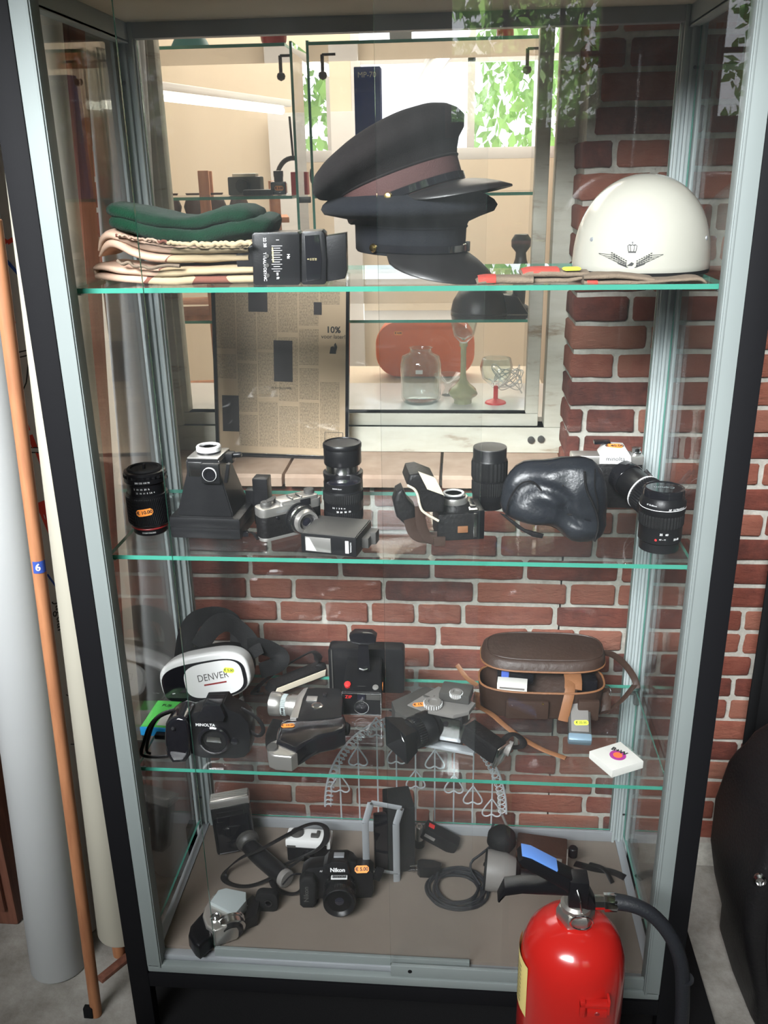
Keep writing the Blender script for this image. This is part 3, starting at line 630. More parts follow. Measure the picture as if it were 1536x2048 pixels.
marks(r2, R(-60), [([(-1.1, 1.60), (-.3, 1.565), (.4, 1.585)], .008, 'map_red', 'map_line'), ([(-1.1, 1.555), (-.5, 1.54), (.1, 1.50), (.3, 1.45)], .006, 'map_blue', 'map_line')]
      + [([(a, h), (a+.14, h-.026)], .010, 'map_red', 'map_dash') for a, h in ((-.7, 1.30), (-.55, 1.265), (-.35, 1.23), (-.15, 1.195), (.08, 1.16), (.3, 1.12), (.45, 1.08), (-.5, 1.44), (-.5, 1.40))]
      + [([(-.9, 1.352), (.8, 1.372)], .0025, 'ink', 'map_line'), ([(-.9, 1.342), (.8, 1.362)], .0025, 'ink', 'map_line'), ([(.1, 1.352), (-.1, 1.30), (-.5, 1.26)], .0025, 'ink', 'map_line'), ([(-.2, 1.17), (.8, 1.165)], .0025, 'ink', 'map_line'), ([(-.2, 1.16), (.8, 1.155)], .0025, 'ink', 'map_line'),
         ([(.0, 1.02), (.7, 1.03)], .07, 'map_red', 'map_patch'), ([(.0, .90), (.4, .86), (.5, .80), (.8, .76)], .004, 'map_blue', 'map_line'), ([(.3, .62), (.8, .60)], .002, 'ink', 'map_line'), ([(.3, .50), (.8, .49)], .002, 'ink', 'map_line')], .050)
me = textmesh('Jaguar', .03); me.materials.append(MT['ink'])
for v in me.vertices: a = R(-38)+v.co.y/.050; v.co = V((.0512*cos(a), .0512*sin(a), .80-v.co.x))
o = bpy.data.objects.new('map_lettering', me); C.objects.link(o); o.parent = r2
pole = cyl_between('wooden_pole', 'long orange-brown wooden pole leaning in front of the white paper rolls', 'pole', atz(193, 2028, .002), aty(-12, 440, .06), .0118, 'raw_wood', n=24)
L0 = 0.0
b = B(); d_ = [(.0128*cos(a), .0128*sin(a)) for a in [R(-110+i*10) for i in range(12)]]
b.add([V((x, y, 1.035+h)) for h in (0, .022) for x, y in d_], [(i, i+1, i+13, i+12) for i in range(11)]); b.fin('number_sticker', 'map_blue', pole)
wraptext(pole, '6', .018, .0132, 1.046, -70, bold=.0005)
b = B(); b.box((-.012, -.008, .015), (.02, .012, .028), .002); b.fin('rubber_clip', 'black_matte', pole)
cyl_between('brown_batten', 'dark reddish wooden batten upright behind the cabinet side glass', 'batten', atz(215, 1900, 0)+V((.0, .17, 0)), aty(137, -100, .44), .020, 'dark_wood', n=4)
cyl_between('wooden_block', 'short brown wooden stub standing under the yellowed roll', 'block', (-.158, .205, .0), (-.158, .205, .038), .014, 'raw_wood', n=16)
o = at_box('dark_plank', 'dark brown flat plank lying on the concrete left of the cabinet', 'plank', -.13, .20, 0, (.02, .17, .010), 'dark_wood', .002, -32)
# dark furniture far left
t = thing('dark_cupboard', 'dark reddish brown cupboard at the far left behind the paper rolls', 'cupboard', (-.60, .42, 0), 0); B().box((0, 0, .33), (.34, .3, .66), .01).fin('body', 'dark_wood', t); B().box((0, -.155, .33), (.30, .012, .56), .004).fin('door', 'dark_wood', t); B().lathe([(0, 0), (.008, .002), (.01, .012), (0, .018)], (.12, -.16, .4), (0, -1, 0), 14).fin('knob', 'steel_nut', t)

# ================================================================ right of the cabinet: black upright case
t = thing('black_case', 'large black soft case with round metal lock standing right of the cabinet', 'case', (1.40, .20, 0), 0)
b = B(); b.prism([(-.16, 0), (-.19, .12), (-.235, .30), (-.22, .50), (-.19, .55), (-.15, .60), (.25, .56), (.25, 0)], -.14, .14, .03, seg=3).sub(1).jitter(.004, 9); b.fin('shell', 'black_leather', t)
q = aty(1519, 1757, .055); B().lathe([(0, 0), (.013, 0), (.014, .006), (.009, .009), (.008, .004), (0, .004)], V((q.x-1.40, -.145, q.z)), (-.2, -1, 0), 24, sx=.8).fin('lock', 'chrome', t)
B().tube([(-.16, -.142, .10), (-.2, -.142, .30), (-.185, -.142, .5), (-.12, -.142, .6)], .003, 6).fin('seam', 'black_leather', t)
b = B(); rows = []
for i in range(14):
    x = 1.24+i*.03; rows.append([V((x, .50+.02*sin(i*1.7), z)) for z in (.25, .6, 1.0, 1.30)] )
vs = [v for r_ in rows for v in r_]; b.add(vs, [(i*4+j, i*4+j+1, (i+1)*4+j+1, (i+1)*4+j) for i in range(13) for j in range(3)]); o = b.fin('dark_curtain', 'black_matte'); o.modifiers.new('s', 'SOLIDIFY').thickness = .004; o.location = (aty(1527, 1200, .5).x-1.24, 0, 0); tag(o, 'black cloth hanging over the bricks at the right edge', 'cloth')

# ================================================================ metal garden arch with hearts, behind the cabinet
t = thing('metal_trellis', 'grey wire garden arch with little hearts standing behind the cabinet', 'trellis', (.51, .50, 0), 0)
RX, RZ, zc = .224, .275, .20
def ap(a): return V((RX*cos(a), 0, zc+RZ*sin(a)))
b = B(); b.tube([ap(R(-0)+pi*i/30) for i in range(31)], .0028, 8); b.tube([ap(pi*i/30)+V((cos(pi*i/30)*-.014, 0, sin(pi*i/30)*-.014)) for i in range(31)], .0009, 6); b.fin('arch_rod', 'wire_grey', t)
b = B(); pts = []
for i in range(900):
    a = pi*i/899; c = ap(a) + V((-cos(a), 0, -sin(a)))*.010; ph = i/899*62*2*pi; tn = V((-sin(a), 0, cos(a))); nr = V((cos(a), 0, sin(a)))
    pts.append(c + nr*.009*cos(ph) + tn*(.007*sin(ph)) + V((0, .003*sin(ph), 0)))
b.tube(pts, .0015, 5, smooth=0); b.fin('spiral_wire', 'wire_grey', t)
for i in range(9):
    x = -.184+i*.0465; hz = zc + RZ*sqrt(max(0, 1-(x/RX)**2))
    B().tube([(x, 0, .0), (x, 0, hz)], .0021, 6, smooth=0).fin('upright_bar', 'wire_grey', t)
    zz = (.255, .335, .42, .345, .275, .335, .265, .235, .2)[i]
    H = [(0, 0, .045), (-.015, 0, .022), (-.024, 0, .004), (-.02, 0, -.006), (-.010, 0, -.008), (0, 0, .0), (.010, 0, -.008), (.02, 0, -.006), (.024, 0, .004), (.015, 0, .022), (0, 0, .045)]
    B().tube([V((x, -.003, zz))+V(p) for p in H], .0020, 6).fin('heart', 'wire_grey', t)
B().box((0, 0, .012), (2*RX+.02, .006, .02), .001).fin('foot_bar', 'wire_grey', t)

# ================================================================ fire extinguisher in front
ex = thing('fire_extinguisher', 'red fire extinguisher with black hose standing in front of the cabinet', 'fire extinguisher', (.797, -.20, 0), 0)
B().lathe([(0, .01), (.078, .01), (.0835, .02), (.0835, .455), (.0828, .488), (.0795, .515), (.072, .538), (.058, .556), (.040, .566), (.028, .570), (.026, .574), (.026, .580), (0, .580)], n=64).fin('tank', 'red_paint', ex)
b = B(); b.lathe([(.0285, .574), (.030, .577), (.030, .592), (.026, .597)], n=6); b.lathe([(.024, .588), (.024, .604), (.019, .608), (.018, .63), (0, .63)], n=28); b.fin('valve_nut', 'steel_nut', ex)
B().box((.0, -.004, .636), (.030, .032, .05), .004).fin('valve_body', 'black_plastic', ex)
# handles point left towards the viewer
b = B(); b.prism([(.032, .605), (.010, .650), (-.030, .672), (-.072, .696), (-.086, .700), (-.094, .692), (-.088, .683), (-.02, .640), (.008, .605)], -.016, .016, .004); b.fin('squeeze_lever', 'black_plastic', ex)
b = B(); b.prism([(-.034, .674), (-.074, .697), (-.088, .701), (-.088, .7035), (-.073, .7005), (-.033, .6775)], -.013, .013, .001); tag(b.fin('lever_pad', 'blue_plastic', ex), 'blue pad on lever')
b = B(); b.prism([(.01, .650), (-.085, .644), (-.112, .638), (-.122, .610), (-.120, .607), (-.110, .622), (-.085, .628), (.01, .628)], -.013, .013, .003); b.fin('carry_handle', 'black_plastic', ex)
B().tube([V((.004+.017*cos(a), -.036-.004*sin(a), .600+.017*sin(a))) for a in [2*pi*i/16 for i in range(16)]], .0013, 6, True, smooth=1).fin('pin_ring', 'chrome', ex)
B().tube([(.004, -.034, .617), (.0, -.03, .64), (-.004, -.022, .65)], .0013, 6).fin('safety_pin', 'chrome', ex)
b = B(); b.lathe([(.011, 0), (.011, .014), (.014, .014), (.014, .032), (.0125, .034)], (.026, -.01, .617), (1, 0, 0.05), 8); b.fin('hose_coupling', 'chrome', ex)
hp = [(.055, -.01, .620), (.085, -.012, .618), (.115, -.015, .603), (.145, -.02, .567), (.165, -.022, .515), (.173, -.02, .45), (.178, -.02, .38), (.178, -.02, .28), (.172, -.02, .15), (.16, -.02, .06)]
B().tube(hp, [.0125, .0115]+[.0112]*8, 16).fin('hose', 'rubber', ex)
b = B(); b.tube([V((.173, -.02, .485))+V((.0, 0, -.004*i)) for i in range(2)], .0135, 12, smooth=0); b.fin('hose_clip', 'rubber', ex)
rt_ = .0842
b = B(); n = 10
b.add([V((rt_*cos(R(a)), rt_*sin(R(a)), z)) for z in (.405, .508) for a in [-205+i*6 for i in range(n)]], [(i, i+1, i+1+n, i+n) for i in range(n-1)]); tag(b.fin('label', 'yellow_label', ex), 'pale yellow label')
b = B()
for q in range(9):
    b.add([V(((rt_+.0005)*cos(R(a)), (rt_+.0005)*sin(R(a)), .417+q*.009+h)) for h in (0, .0025) for a in [-200+i*5 for i in range(8)]], [(i, i+1, i+9, i+8) for i in range(7)])
b.fin('label_print', 'dark_grey', ex)
b = B(); xx = .024; b.box((xx, -.083, .492), (.044, .014, .006), .001); b.box((xx+.004, -.083, .477), (.030, .012, .014), .001); b.box((xx-.018, -.082, .484), (.008, .016, .030), .001); b.box((xx+.021, -.080, .488), (.004, .016, .028), .001); b.fin('bracket_plate', 'red_paint', ex)
B().lathe([(0, 0), (.004, 0), (.003, .001), (0, .001)], (xx+.004, -.089, .477), (0, -1, 0), 12).fin('bracket_hole', 'dark_red', ex)

# ================================================================ things on the shelves
def tr(pts, y, loc):
    return [((lambda q: (q.x-loc[0], q.z-loc[2]))(aty(u, v, y))) for u, v in pts]
def tz(pts, z, loc):
    return [((lambda q: (q.x-loc[0], q.y-loc[1]))(atz(u, v, z))) for u, v in pts]
def mpp(y, z): return ((V((.5, y, z))-CP).dot(fw))/FPX
def ribbed(b, r, z0, z1, n=60, amp=.0006, skew=0., c=(0, 0, 0), ax=(0, 0, 1), rows=8):
    q = V((0, 0, 1)).rotation_difference(V(ax).normalized()).to_matrix(); c = V(c); N_ = n*4; rings = []
    for i in range(rows+1):
        z = z0+(z1-z0)*i/rows; e = amp*1.5 if i in (0, rows) else 0
        rings.append([c+q@V(((r-e+amp*math.copysign(abs(cos(n*a+skew*z))**.5, cos(n*a+skew*z)))*cos(a), (r-e+amp*cos(n*a+skew*z))*sin(a), z)) for a in [2*pi*j/N_ for j in range(N_)]])
    return b.loft(rings)
def glass_front(b, r, z, c=(0, 0, 0), ax=(0, 0, 1)): return b.lathe([(r, z), (r*.8, z+.0015), (r*.4, z+.003), (0, z+.0035)], c, ax, 32)

# ---- top shelf ----
L1 = V((.15, .15, Z1)); YT = .11
def camo(name, lab, layers, L1, ruffle=None):
    b = B()
    for path, h, d in layers: b.soft([p for p in tr(path, YT, L1)], d, h, 22, .6, 3)
    b.jitter(.0022, 25, 1.3); o = b.fin(name, 'camo', ang=70); o.location = L1; tag(o, lab, 'cap', 'folded camouflage caps'); return o
c1 = camo('camouflage_hat', 'folded desert camouflage cap lying directly on the glass shelf, lowest of the stack',
     [([(198, 550), (240, 556), (330, 560), (420, 558), (520, 556)], [.006, .0085, .009, .009, .008], .055), ([(196, 534), (215, 533), (250, 540), (330, 545), (420, 540), (520, 538)], [.004, .0065, .0075, .0075, .0075, .006], .058), ([(197, 530), (194, 540), (200, 552)], [.003, .005, .003], .05)], L1)
c2 = camo('camouflage_hat', 'folded desert camouflage cap with frilled edge, lying under the green beret',
     [([(204, 512), (208, 497), (222, 484), (245, 489), (275, 508), (330, 517), (400, 517), (500, 514)], [.003, .006, .0085, .009, .0085, .008, .008, .007], .052), ([(203, 500), (206, 478), (222, 467), (248, 475), (285, 492), (340, 500), (400, 502), (500, 498)], [.003, .006, .008, .0075, .007, .007, .007, .006], .055)], L1)
b = B(); rd = random.Random(8)
for k in range(3):
    pts = []
    for i in range(60):
        t_ = i/59; u = 232+270*t_; v = 470+22*sin(min(1, t_*1.6)*1.5)-6*t_; q = aty(u, v+rd.uniform(-3.5, 3.5)+k, YT-.045+k*.012)-L1; pts.append(q)
    b.tube(pts, .0032, 6, flat=.5)
o = b.fin('frilled_edge', 'camo', c2, ang=80)
b = B(); pts = [aty(u, v, YT-.03)-L1 for u, v in ((235, 520), (245, 530), (258, 523), (268, 534), (285, 531), (300, 538), (330, 530), (360, 532))]; b.tube(pts, .0045, 8, flat=.6); b.fin('inner_lining', 'khaki_cloth', c2)
b = B(); 
b.soft(tr([(222, 448), (235, 447), (270, 455), (330, 468), (390, 474), (440, 467), (500, 455), (535, 448), (545, 452)], YT, L1), [.05, .06, .064, .064, .064, .064, .06, .05, .03], [.010, .015, .016, .015, .014, .0155, .017, .016, .009], 24, .75, 3)
b.soft(tr([(212, 424), (225, 422), (270, 430), (320, 443), (370, 449), (420, 444), (465, 432), (500, 431), (514, 438)], YT, L1), [.04, .056, .062, .062, .06, .062, .06, .055, .03], [.009, .014, .0145, .0125, .0115, .013, .0155, .015, .008], 24, .75, 3)
b.jitter(.005, 16, 4.4).jitter(.0015, 60, 2); o = b.fin('wool_beret', 'green_wool', ang=80); o.location = L1; tag(o, 'dark green wool beret folded on top of the camouflage caps', 'beret')

t = thing('flash_unit', 'black electronic flash with white scale lettering, lying beside the camouflage caps', 'camera flash', (.30, .115, Z1), 4); TL = V((.30, .09, Z1)); Tt = thing
def prx(name, m, pts, y0, y1, par, L_, bev=.002, ytr=.09): return B().prism(tr(pts, ytr, L_), y0, y1, bev).fin(name, m, par)
prx('body', 'black_plastic', [(501, 470), (506, 465), (592, 464), (596, 469), (598, 566), (594, 571), (509, 571), (504, 567)], -.024, .030, t, TL, .0025)
prx('flash_head', 'black_plastic', [(599, 466), (603, 463), (640, 462), (646, 468), (650, 520), (649, 566), (645, 571), (603, 571), (599, 567)], -.022, .032, t, TL, .004)
prx('head_panel', 'black_gloss', [(606, 472), (635, 470), (640, 520), (638, 560), (610, 564)], -.0235, -.02, t, TL, .001)
prx('lens_hood', 'black_plastic', [(648, 474), (688, 468), (690, 545), (686, 560), (650, 566)], -.016, .03, t, TL, .002)
prx('hot_shoe_foot', 'black_plastic', [(466, 512), (478, 502), (498, 492), (505, 492), (505, 548), (478, 544), (470, 535)], -.012, .02, t, TL, .002)
for i, (u, v, s_) in enumerate(((527, 485, '22 28'), (527, 512, 'TTL'), (527, 530, 'AUTO'), (528, 552, 'SYNC'), (574, 513, 'Hz'), (552, 480, '1'), (553, 552, 'm ft'))):
    q = tr([(u, v)], .09, TL)[0]; text(t, s_, .0062, (q[0], -.0246, q[1]), (90, 90, 0), bold=.0001)
b = B()
for i in range(12):
    q = tr([(551, 492+i*4.6)], .09, TL)[0]; b.box((q[0], -.0244, q[1]), (.010 if i % 2 else .016, .0004, .0007))
b.fin('scale_marks', 'print_white', t); b = B(); q = tr([(543, 510)], .09, TL)[0]; b.box((q[0], -.0244, q[1]), (.002, .0004, .022)); b.fin('scale_bar', 'print_gold', t)
for i in range(4):
    q = tr([(613+i*5, 519)], .09, TL)[0]; text(t, ('8', '10', '20', '30')[i], .004, (q[0], -.0242, q[1]), (90, 90, 0), m='print_gold')
for q in ((532, 512), (532, 531), (533, 551)):
    x, z = tr([q], .09, TL)[0]; B().lathe([(0, 0), (.0034, 0), (.003, .002), (0, .0022)], (x, -.024, z), (0, -1, 0), 14).fin('button', 'dark_grey', t)

def make_cap(lab, loc, rot, cloth, a=.097, bb=.080, band=.042, cr=.128, slope=.38, rise=.062, vis=.055, drop=.35, bandm='cap_band', pipe=True, strap=True):
    t = thing('peaked_cap', lab, 'peaked cap', loc, rot=rot, group=None); n = 56
    el = lambda A, Bb, cx, z, sl=0., sag=0.: [V((cx+A*cos(q), Bb*sin(q), z+sl*A*cos(q))) for q in [2*pi*j/n for j in range(n)]]
    b = B(); b.loft([el(a-.002, bb-.002, 0, 0), el(a, bb, 0, .003), el(a+.001, bb+.001, 0, band)], False, False); b.loft([el(a-.004, bb-.004, 0, .002), el(a-.004, bb-.004, 0, band)], False, False); b.fin('band', bandm, t)
    if pipe: b = B(); b.tube(el(a+.0015, bb+.0015, 0, band), .0018, 6, True, smooth=0); b.fin('piping', cloth, t)
    b = B(); cx = -.010; k = cr
    rings = [el(a, bb, 0, band-.002), el(a+.006, bb+.006, -.002, band+.006, slope*.25), el(a+(k-a)*.6, bb+(k-a)*.55, cx*.7, band+rise*.35, slope*.55), el(k-.003, k-.015, cx*.5, band+rise*.52, slope*.75), el(k+.002, k-.010, cx*.5, band+rise*.76, slope*.9), el(k-.002, k-.014, cx*.7, band+rise*.98, slope), el(k*.92, k*.81, cx, band+rise*1.22, slope), el(k*.80, k*.70, cx, band+rise*1.42, slope), el(k*.62, k*.54, cx, band+rise*1.58, slope), el(k*.4, k*.34, cx, band+rise*1.68, slope), el(k*.15, k*.12, cx, band+rise*1.70, slope)]
    b.loft(rings, False, True); b.jitter(.0015, 14, rise*50); b.fin('crown', cloth, t, ang=80)
    b = B(); m = 24; rows = []
    for i in range(m+1):
        q = R(-72+144*i/m); o_ = max(0, cos(q*1.25))**.6; row = []
        for f in (0, .25, .5, .75, 1.):
            ex_ = vis*o_*f; row.append(V(((a+.001+ex_)*cos(q), (bb+.001+ex_*.8)*sin(q), .004-drop*ex_-.25*ex_*f)))
        rows.append(row)
    vs = [v for r_ in rows for v in r_]; vs2 = [v+V((0, 0, -.0025)) for v in vs]; nn = len(vs); fs = []
    for i in range(m):
        for j in range(4): a0 = i*5+j; fs += [(a0, a0+1, a0+6, a0+5), (nn+a0, nn+a0+5, nn+a0+6, nn+a0+1)]
        fs.append((i*5+4, nn+i*5+4, nn+i*5+9, i*5+9))
    b.add(vs+vs2, fs); b.fin('visor', 'visor_black', t, ang=60)
    if strap:
        b = B(); b.tube([V(((a+.0035)*cos(q), (bb+.0035)*sin(q), .011)) for q in [R(-86+172*i/20) for i in range(21)]], .0062, 10, flat=.28, upv=None, smooth=1); 
        b = B(); rows = [[V(((a+e)*cos(q), (bb+e)*sin(q), z)) for (e, z) in ((.0012, .005), (.0035, .006), (.0035, .016), (.0012, .017))] for q in [R(-88+176*i/30) for i in range(31)]]
        b.loft([r_ for r_ in rows], True, True); b.fin('chin_strap', 'black_gloss', t)
        b = B(); q = R(40); c = V(((a+.004)*cos(q), (bb+.004)*sin(q), .011)); b.box(c, (.007, .012, .015), .001, (0, 0, 40)); b.fin('strap_slide', 'dark_grey', t)
    for sgn in (-1, 1):
        q = R(sgn*86); c = V(((a+.002)*cos(q), (bb+.003)*sin(q), .011)); b = B().lathe([(.0065, 0), (.0068, .002), (.005, .005), (0, .0065)], c, (cos(q), sin(q), 0), 18); b.fin('side_button', 'gold', t)
    return t
make_cap('black peaked cap standing on the glass shelf, lower one of the two', (.522, .195, Z1+.038), (0, 2, -44), 'navy_cloth', slope=.06, rise=.034, drop=.42, vis=.055, bandm='navy_cloth', cr=.145)
q = aty(812, 408, .165); make_cap('tall brown-banded peaked cap tilted on top of the other peaked cap', (q.x, .165, q.z), (0, -19, -17), 'cap_cloth', slope=.14, rise=.044, cr=.128, vis=.068, drop=.22)

# white helmet with winged emblem
HX = aty(1277, 556, .245).x; H_ = aty(1277, 350, .25).z - Z1 - .004; HR = .1095
t = thing('white_helmet', 'glossy cream-white helmet with crowned wing emblem on its front', 'helmet', (HX, .245, Z1+.006), 0)
prof_r = lambda z: HR*(max(0, 1-(max(z, 0)/H_)**2.35))**(1/2.05)*(1-.06*max(0, .35-z/H_)*0)
zs = [H_*sin(pi/2*i/28) for i in range(29)]
B().lathe([(HR-.004, .0), (HR-.001, -.001)]+[(prof_r(z)+.0002, z+.0005) for z in zs[:-1]]+[(0, H_)], n=72).fin('shell', 'helmet_white', t, ang=60)
B().lathe([(HR-.007, .001), (HR-.006, -.006), (HR-.001, -.006), (HR+.0005, 0)], n=64).fin('rim', 'black_matte', t)
def onhelm(x, z, e=.0006):
    r = prof_r(z)+e; return V((x, -sqrt(max(1e-9, r*r-x*x)), z))
def decal(polys, name, m, x0, z0, s_, par=t):
    b = B()
    for P in polys:
        cx = sum(p[0] for p in P)/len(P); cz = sum(p[1] for p in P)/len(P); n = len(P)
        b.add([onhelm(x0+cx*s_, z0+cz*s_)]+[onhelm(x0+x*s_, z0+z*s_) for x, z in P], [(0, i+1, (i+1) % n+1) for i in range(n)])
    return b.fin(name, m, par)
ex0 = aty(1264, 512, .14).x-HX; ez0 = aty(1264, 520, .14).z-Z1-.006; s_ = .00080/1.0
fe = []
def ln(p, q, w=1.0):
    dx, dz = q[0]-p[0], q[1]-p[1]; L_ = hypot(dx, dz); nx, nz = -dz/L_*w/2, dx/L_*w/2; return [(p[0]-nx, p[1]-nz), ((p[0]+q[0])/2-nx, (p[1]+q[1])/2-nz), (q[0]-nx, q[1]-nz), (q[0]+nx, q[1]+nz), ((p[0]+q[0])/2+nx, (p[1]+q[1])/2+nz), (p[0]+nx, p[1]+nz)]
for sgn in (-1, 1):
    top = [(58, 10), (34, 9), (22, 3), (10, -6)]
    for k in range(5): 
        tip = (58-k*8.5, 10-k*3.6); mid = (32-k*2, 8.5-k*4); fe += [ln((sgn*tip[0], tip[1]), (sgn*mid[0], mid[1])), ln((sgn*mid[0], mid[1]), (sgn*(10-k*.6), -6-k*2))]
    fe.append(ln((sgn*58, 10), (sgn*24, -6), .8)); fe.append(ln((sgn*24, -6), (sgn*6, -14), 1.2))
    for i in range(7):
        for j in range(3): x, z = 10+i*4.2, -9.5+i*2.3+j*3.9; fe.append([(sgn*(x-1.6), z-1.3), (sgn*(x+1.6), z-.6), (sgn*(x+1.7), z+1.4), (sgn*(x-1.5), z+.8)])
decal(fe, 'emblem_wings', 'ink', ex0, ez0, s_)
decal([[(-7, 13), (7, 13), (7, 16), (-7, 16)], [(-9, 27), (-7.6, 27), (-6, 16), (-7.6, 16)], [(9, 27), (7.6, 27), (6, 16), (7.6, 16)], [(-4.6, 28), (-3.4, 28), (-2, 16), (-3.4, 16)], [(4.6, 28), (3.4, 28), (2, 16), (3.4, 16)], [(-9, 26), (-5.5, 29), (-2, 26.5), (0, 30), (2, 26.5), (5.5, 29), (9, 26), (6, 28), (2, 25.4), (0, 28), (-2, 25.4), (-6, 28)], [(-1, 30), (1, 30), (1, 34), (-1, 34)], [(-2.4, 31.4), (2.4, 31.4), (2.4, 32.8), (-2.4, 32.8)]], 'emblem_crown', 'ink', ex0, ez0, s_)
decal([[(-10, -14), (2, -14), (6, -8), (0, -5)]], 'emblem_knot', 'ink', ex0, ez0, s_*.8)
x = aty(1331, 374, .2).x-HX; z = .132
b = B(); pts = []
for i in range(5):
    for j in (0, 1): xx = x-.012+i*.006; zz = z-.002+j*.005; rr_ = prof_r(zz)+.0008; pts.append(V((xx, -sqrt(max(0, rr_*rr_-xx*xx)), zz)))
b.add(pts, [(i*2, i*2+2, i*2+3, i*2+1) for i in range(4)]); tag(b.fin('price_sticker', 'green_tag', t), 'green price sticker')
for sx in (-1, 1): B().lathe([(.0035, 0), (.003, .0015), (0, .002)], onhelm(sx*.088, .048, 0), (sx*.8, -.6, 0), 14).fin('rivet', 'aluminium_dull', t)

# cloth armbands in front of the helmet
def cloth(name, lab, u0, v0, y, paths, m, grp='cloth shoulder tabs'):
    L_ = aty(u0, v0, y); L_ = V((L_.x, y, Z1)); b = B()
    for path, h, d in paths: b.soft(tr(path, y-.02, L_), d, h, 16, .6, 2)
    b.jitter(.0012, 40, u0*.1); o = b.fin(name, m, ang=70); o.location = L_; tag(o, lab, 'shoulder tab', grp); return o, L_
o, L_ = cloth('cloth_tab', 'brown cloth tab with red end beside the lower peaked cap', 1010, 565, .09, [([(953, 566), (970, 561), (1030, 561), (1068, 562)], [.004, .006, .006, .005], .022)], 'khaki_cloth')
b = B(); b.soft(tr([(957, 563), (970, 560.5), (992, 560.5)], .07, L_), .0225, .0064, 16, .6); b.fin('red_patch', 'red_cloth', o)
o, L_ = cloth('cloth_tab', 'folded brown and red cloth tab with yellow price sticker, lying before the helmet', 1110, 560, .12, [([(1042, 551), (1060, 546), (1110, 547), (1178, 549)], [.004, .0065, .006, .004], .03), ([(1060, 561), (1110, 561), (1150, 559), (1180, 551)], [.004, .005, .0045, .003], .028)], 'khaki_cloth')
b = B(); b.soft(tr([(1046, 549), (1062, 544.5), (1118, 545)], .10, L_), .029, .0062, 16, .6); b.fin('red_patch', 'red_cloth', o); sticker(o, (tr([(1142, 546)], .1, L_)[0][0], -.026, tr([(1142, 541)], .1, L_)[0][1]+.003), (-70, 0, 8), '', 'yellow_tag', .028, .012)
o, L_ = cloth('cloth_tab', 'folded grey-brown cloth tab with small red stripe at the helmet foot', 1230, 562, .09, [([(1168, 556), (1200, 553), (1250, 553), (1308, 560)], [.003, .0045, .0045, .003], .025), ([(1168, 566), (1220, 566), (1275, 565)], .0035, .024)], 'khaki_cloth')
b = B(); b.soft(tr([(1174, 565), (1195, 565)], .07, L_), .0245, .0039, 16, .6); b.fin('red_patch', 'red_cloth', o)
cloth('cloth_tab', 'thin flat grey cloth tab lying at the right under the helmet rim', 1340, 566, .085, [([(1262, 567), (1300, 564), (1350, 561), (1400, 557), (1412, 566)], [.0025, .003, .003, .004, .002], .024)], 'khaki_cloth')

# ---- second shelf ----
def lens(lab, loc, name='camera_lens', rot=None, group=None): return thing(name, lab, 'camera lens', loc, rot=rot or (0, 0, 0), group=group)
t = lens('black zoom lens with orange price sticker at the left of the shelf', (.050, .163, Z2))
b = B(); b.lathe([(0, 0), (.029, 0), (.0305, .002), (.0305, .010), (.033, .012)], n=48); b.fin('front_ring', 'black_plastic', t)
B().lathe([(.0332, .012), (.0338, .0135), (.0332, .015)], n=48).fin('red_ring', 'dark_red', t)
b = B(); b.lathe([(.033, .015), (.037, .020), (.037, .022)], n=48); ribbed(b, .0375, .022, .071, 70, .0005, 260, rows=24); b.lathe([(.037, .071), (.0365, .075), (.034, .076)], n=48); b.fin('grip_ring', 'black_plastic', t)
b = B(); b.lathe([(.0335, .075), (.0335, .095), (.037, .098), (.037, .106)], n=48); ribbed(b, .0372, .106, .112, 24, .001); b.lathe([(.0365, .112), (.036, .116), (.027, .118), (.026, .108), (0, .106)], n=48); b.box((.0, .0, .121), (.004, .006, .010), .001); b.fin('barrel', 'black_plastic', t)
B().lathe([(.031, .118), (.029, .121), (.0245, .121), (.0235, .114)], n=48).fin('mount_ring', 'black_matte', t)
wraptext(t, '5  10  15  30  ft', .0045, .0340, .089, -85); wraptext(t, '22  16  11  8  5.6  4', .0042, .0340, .082, -75); wraptext(t, '200 135 100 70', .0042, .0376, .102, -80); wraptext(t, 'ZOOM MACRO', .0036, .0310, .006, -78)
wrapsticker(t, .0382, .048, -82, '€ 10.00')

# instant camera standing on its back, lens tower up
PL = V((.165, .175, Z2)); t = thing('instant_camera', 'black instant camera with tapered tower and white lens ring on top', 'instant camera', PL, -3)
b = B(); b.box((.0, .0, .012), (.128, .105, .024), .006); b.box((0, .0, .030), (.130, .107, .022), .006); b.fin('base', 'black_plastic', t)
b = B(); b.loft([[V((x, y, z)) for x, y in ((-w, -d), (w, -d), (w, d), (-w, d))] for w, d, z in ((.050, .045, .040), (.050, .045, .048), (.030, .035, .118), (.030, .035, .140), (.028, .033, .142))]); 
bmesh.ops.bevel(b.bm, geom=b.bm.edges[:], offset=.002, segments=2, affect='EDGES'); b.fin('tower', 'black_plastic', t)
b = B(); b.box((-.014, -.0355, .124), (.024, .002, .026), .001); b.fin('viewfinder_window', 'chrome', t); B().box((0, 0, .143), (.056, .064, .003), .001).fin('top_plate', 'satin_silver', t)
b = B(); b.box((.016, -.040, .120), (.034, .014, .036), .003); b.fin('lens_block', 'black_plastic', t); b = B(); b.lathe([(.0125, 0), (.0125, .003), (.0115, .0035), (.0115, 0)], (.016, -.047, .120), (0, -1, 0), 32, cap=False); b.fin('lens_ring', 'print_white', t)
b = B(); b.lathe([(.0115, 0), (.0115, .004), (.008, .004), (.006, .001), (0, .001)], (.016, -.047, .120), (0, -1, 0), 32); b.fin('lens', 'black_gloss', t)
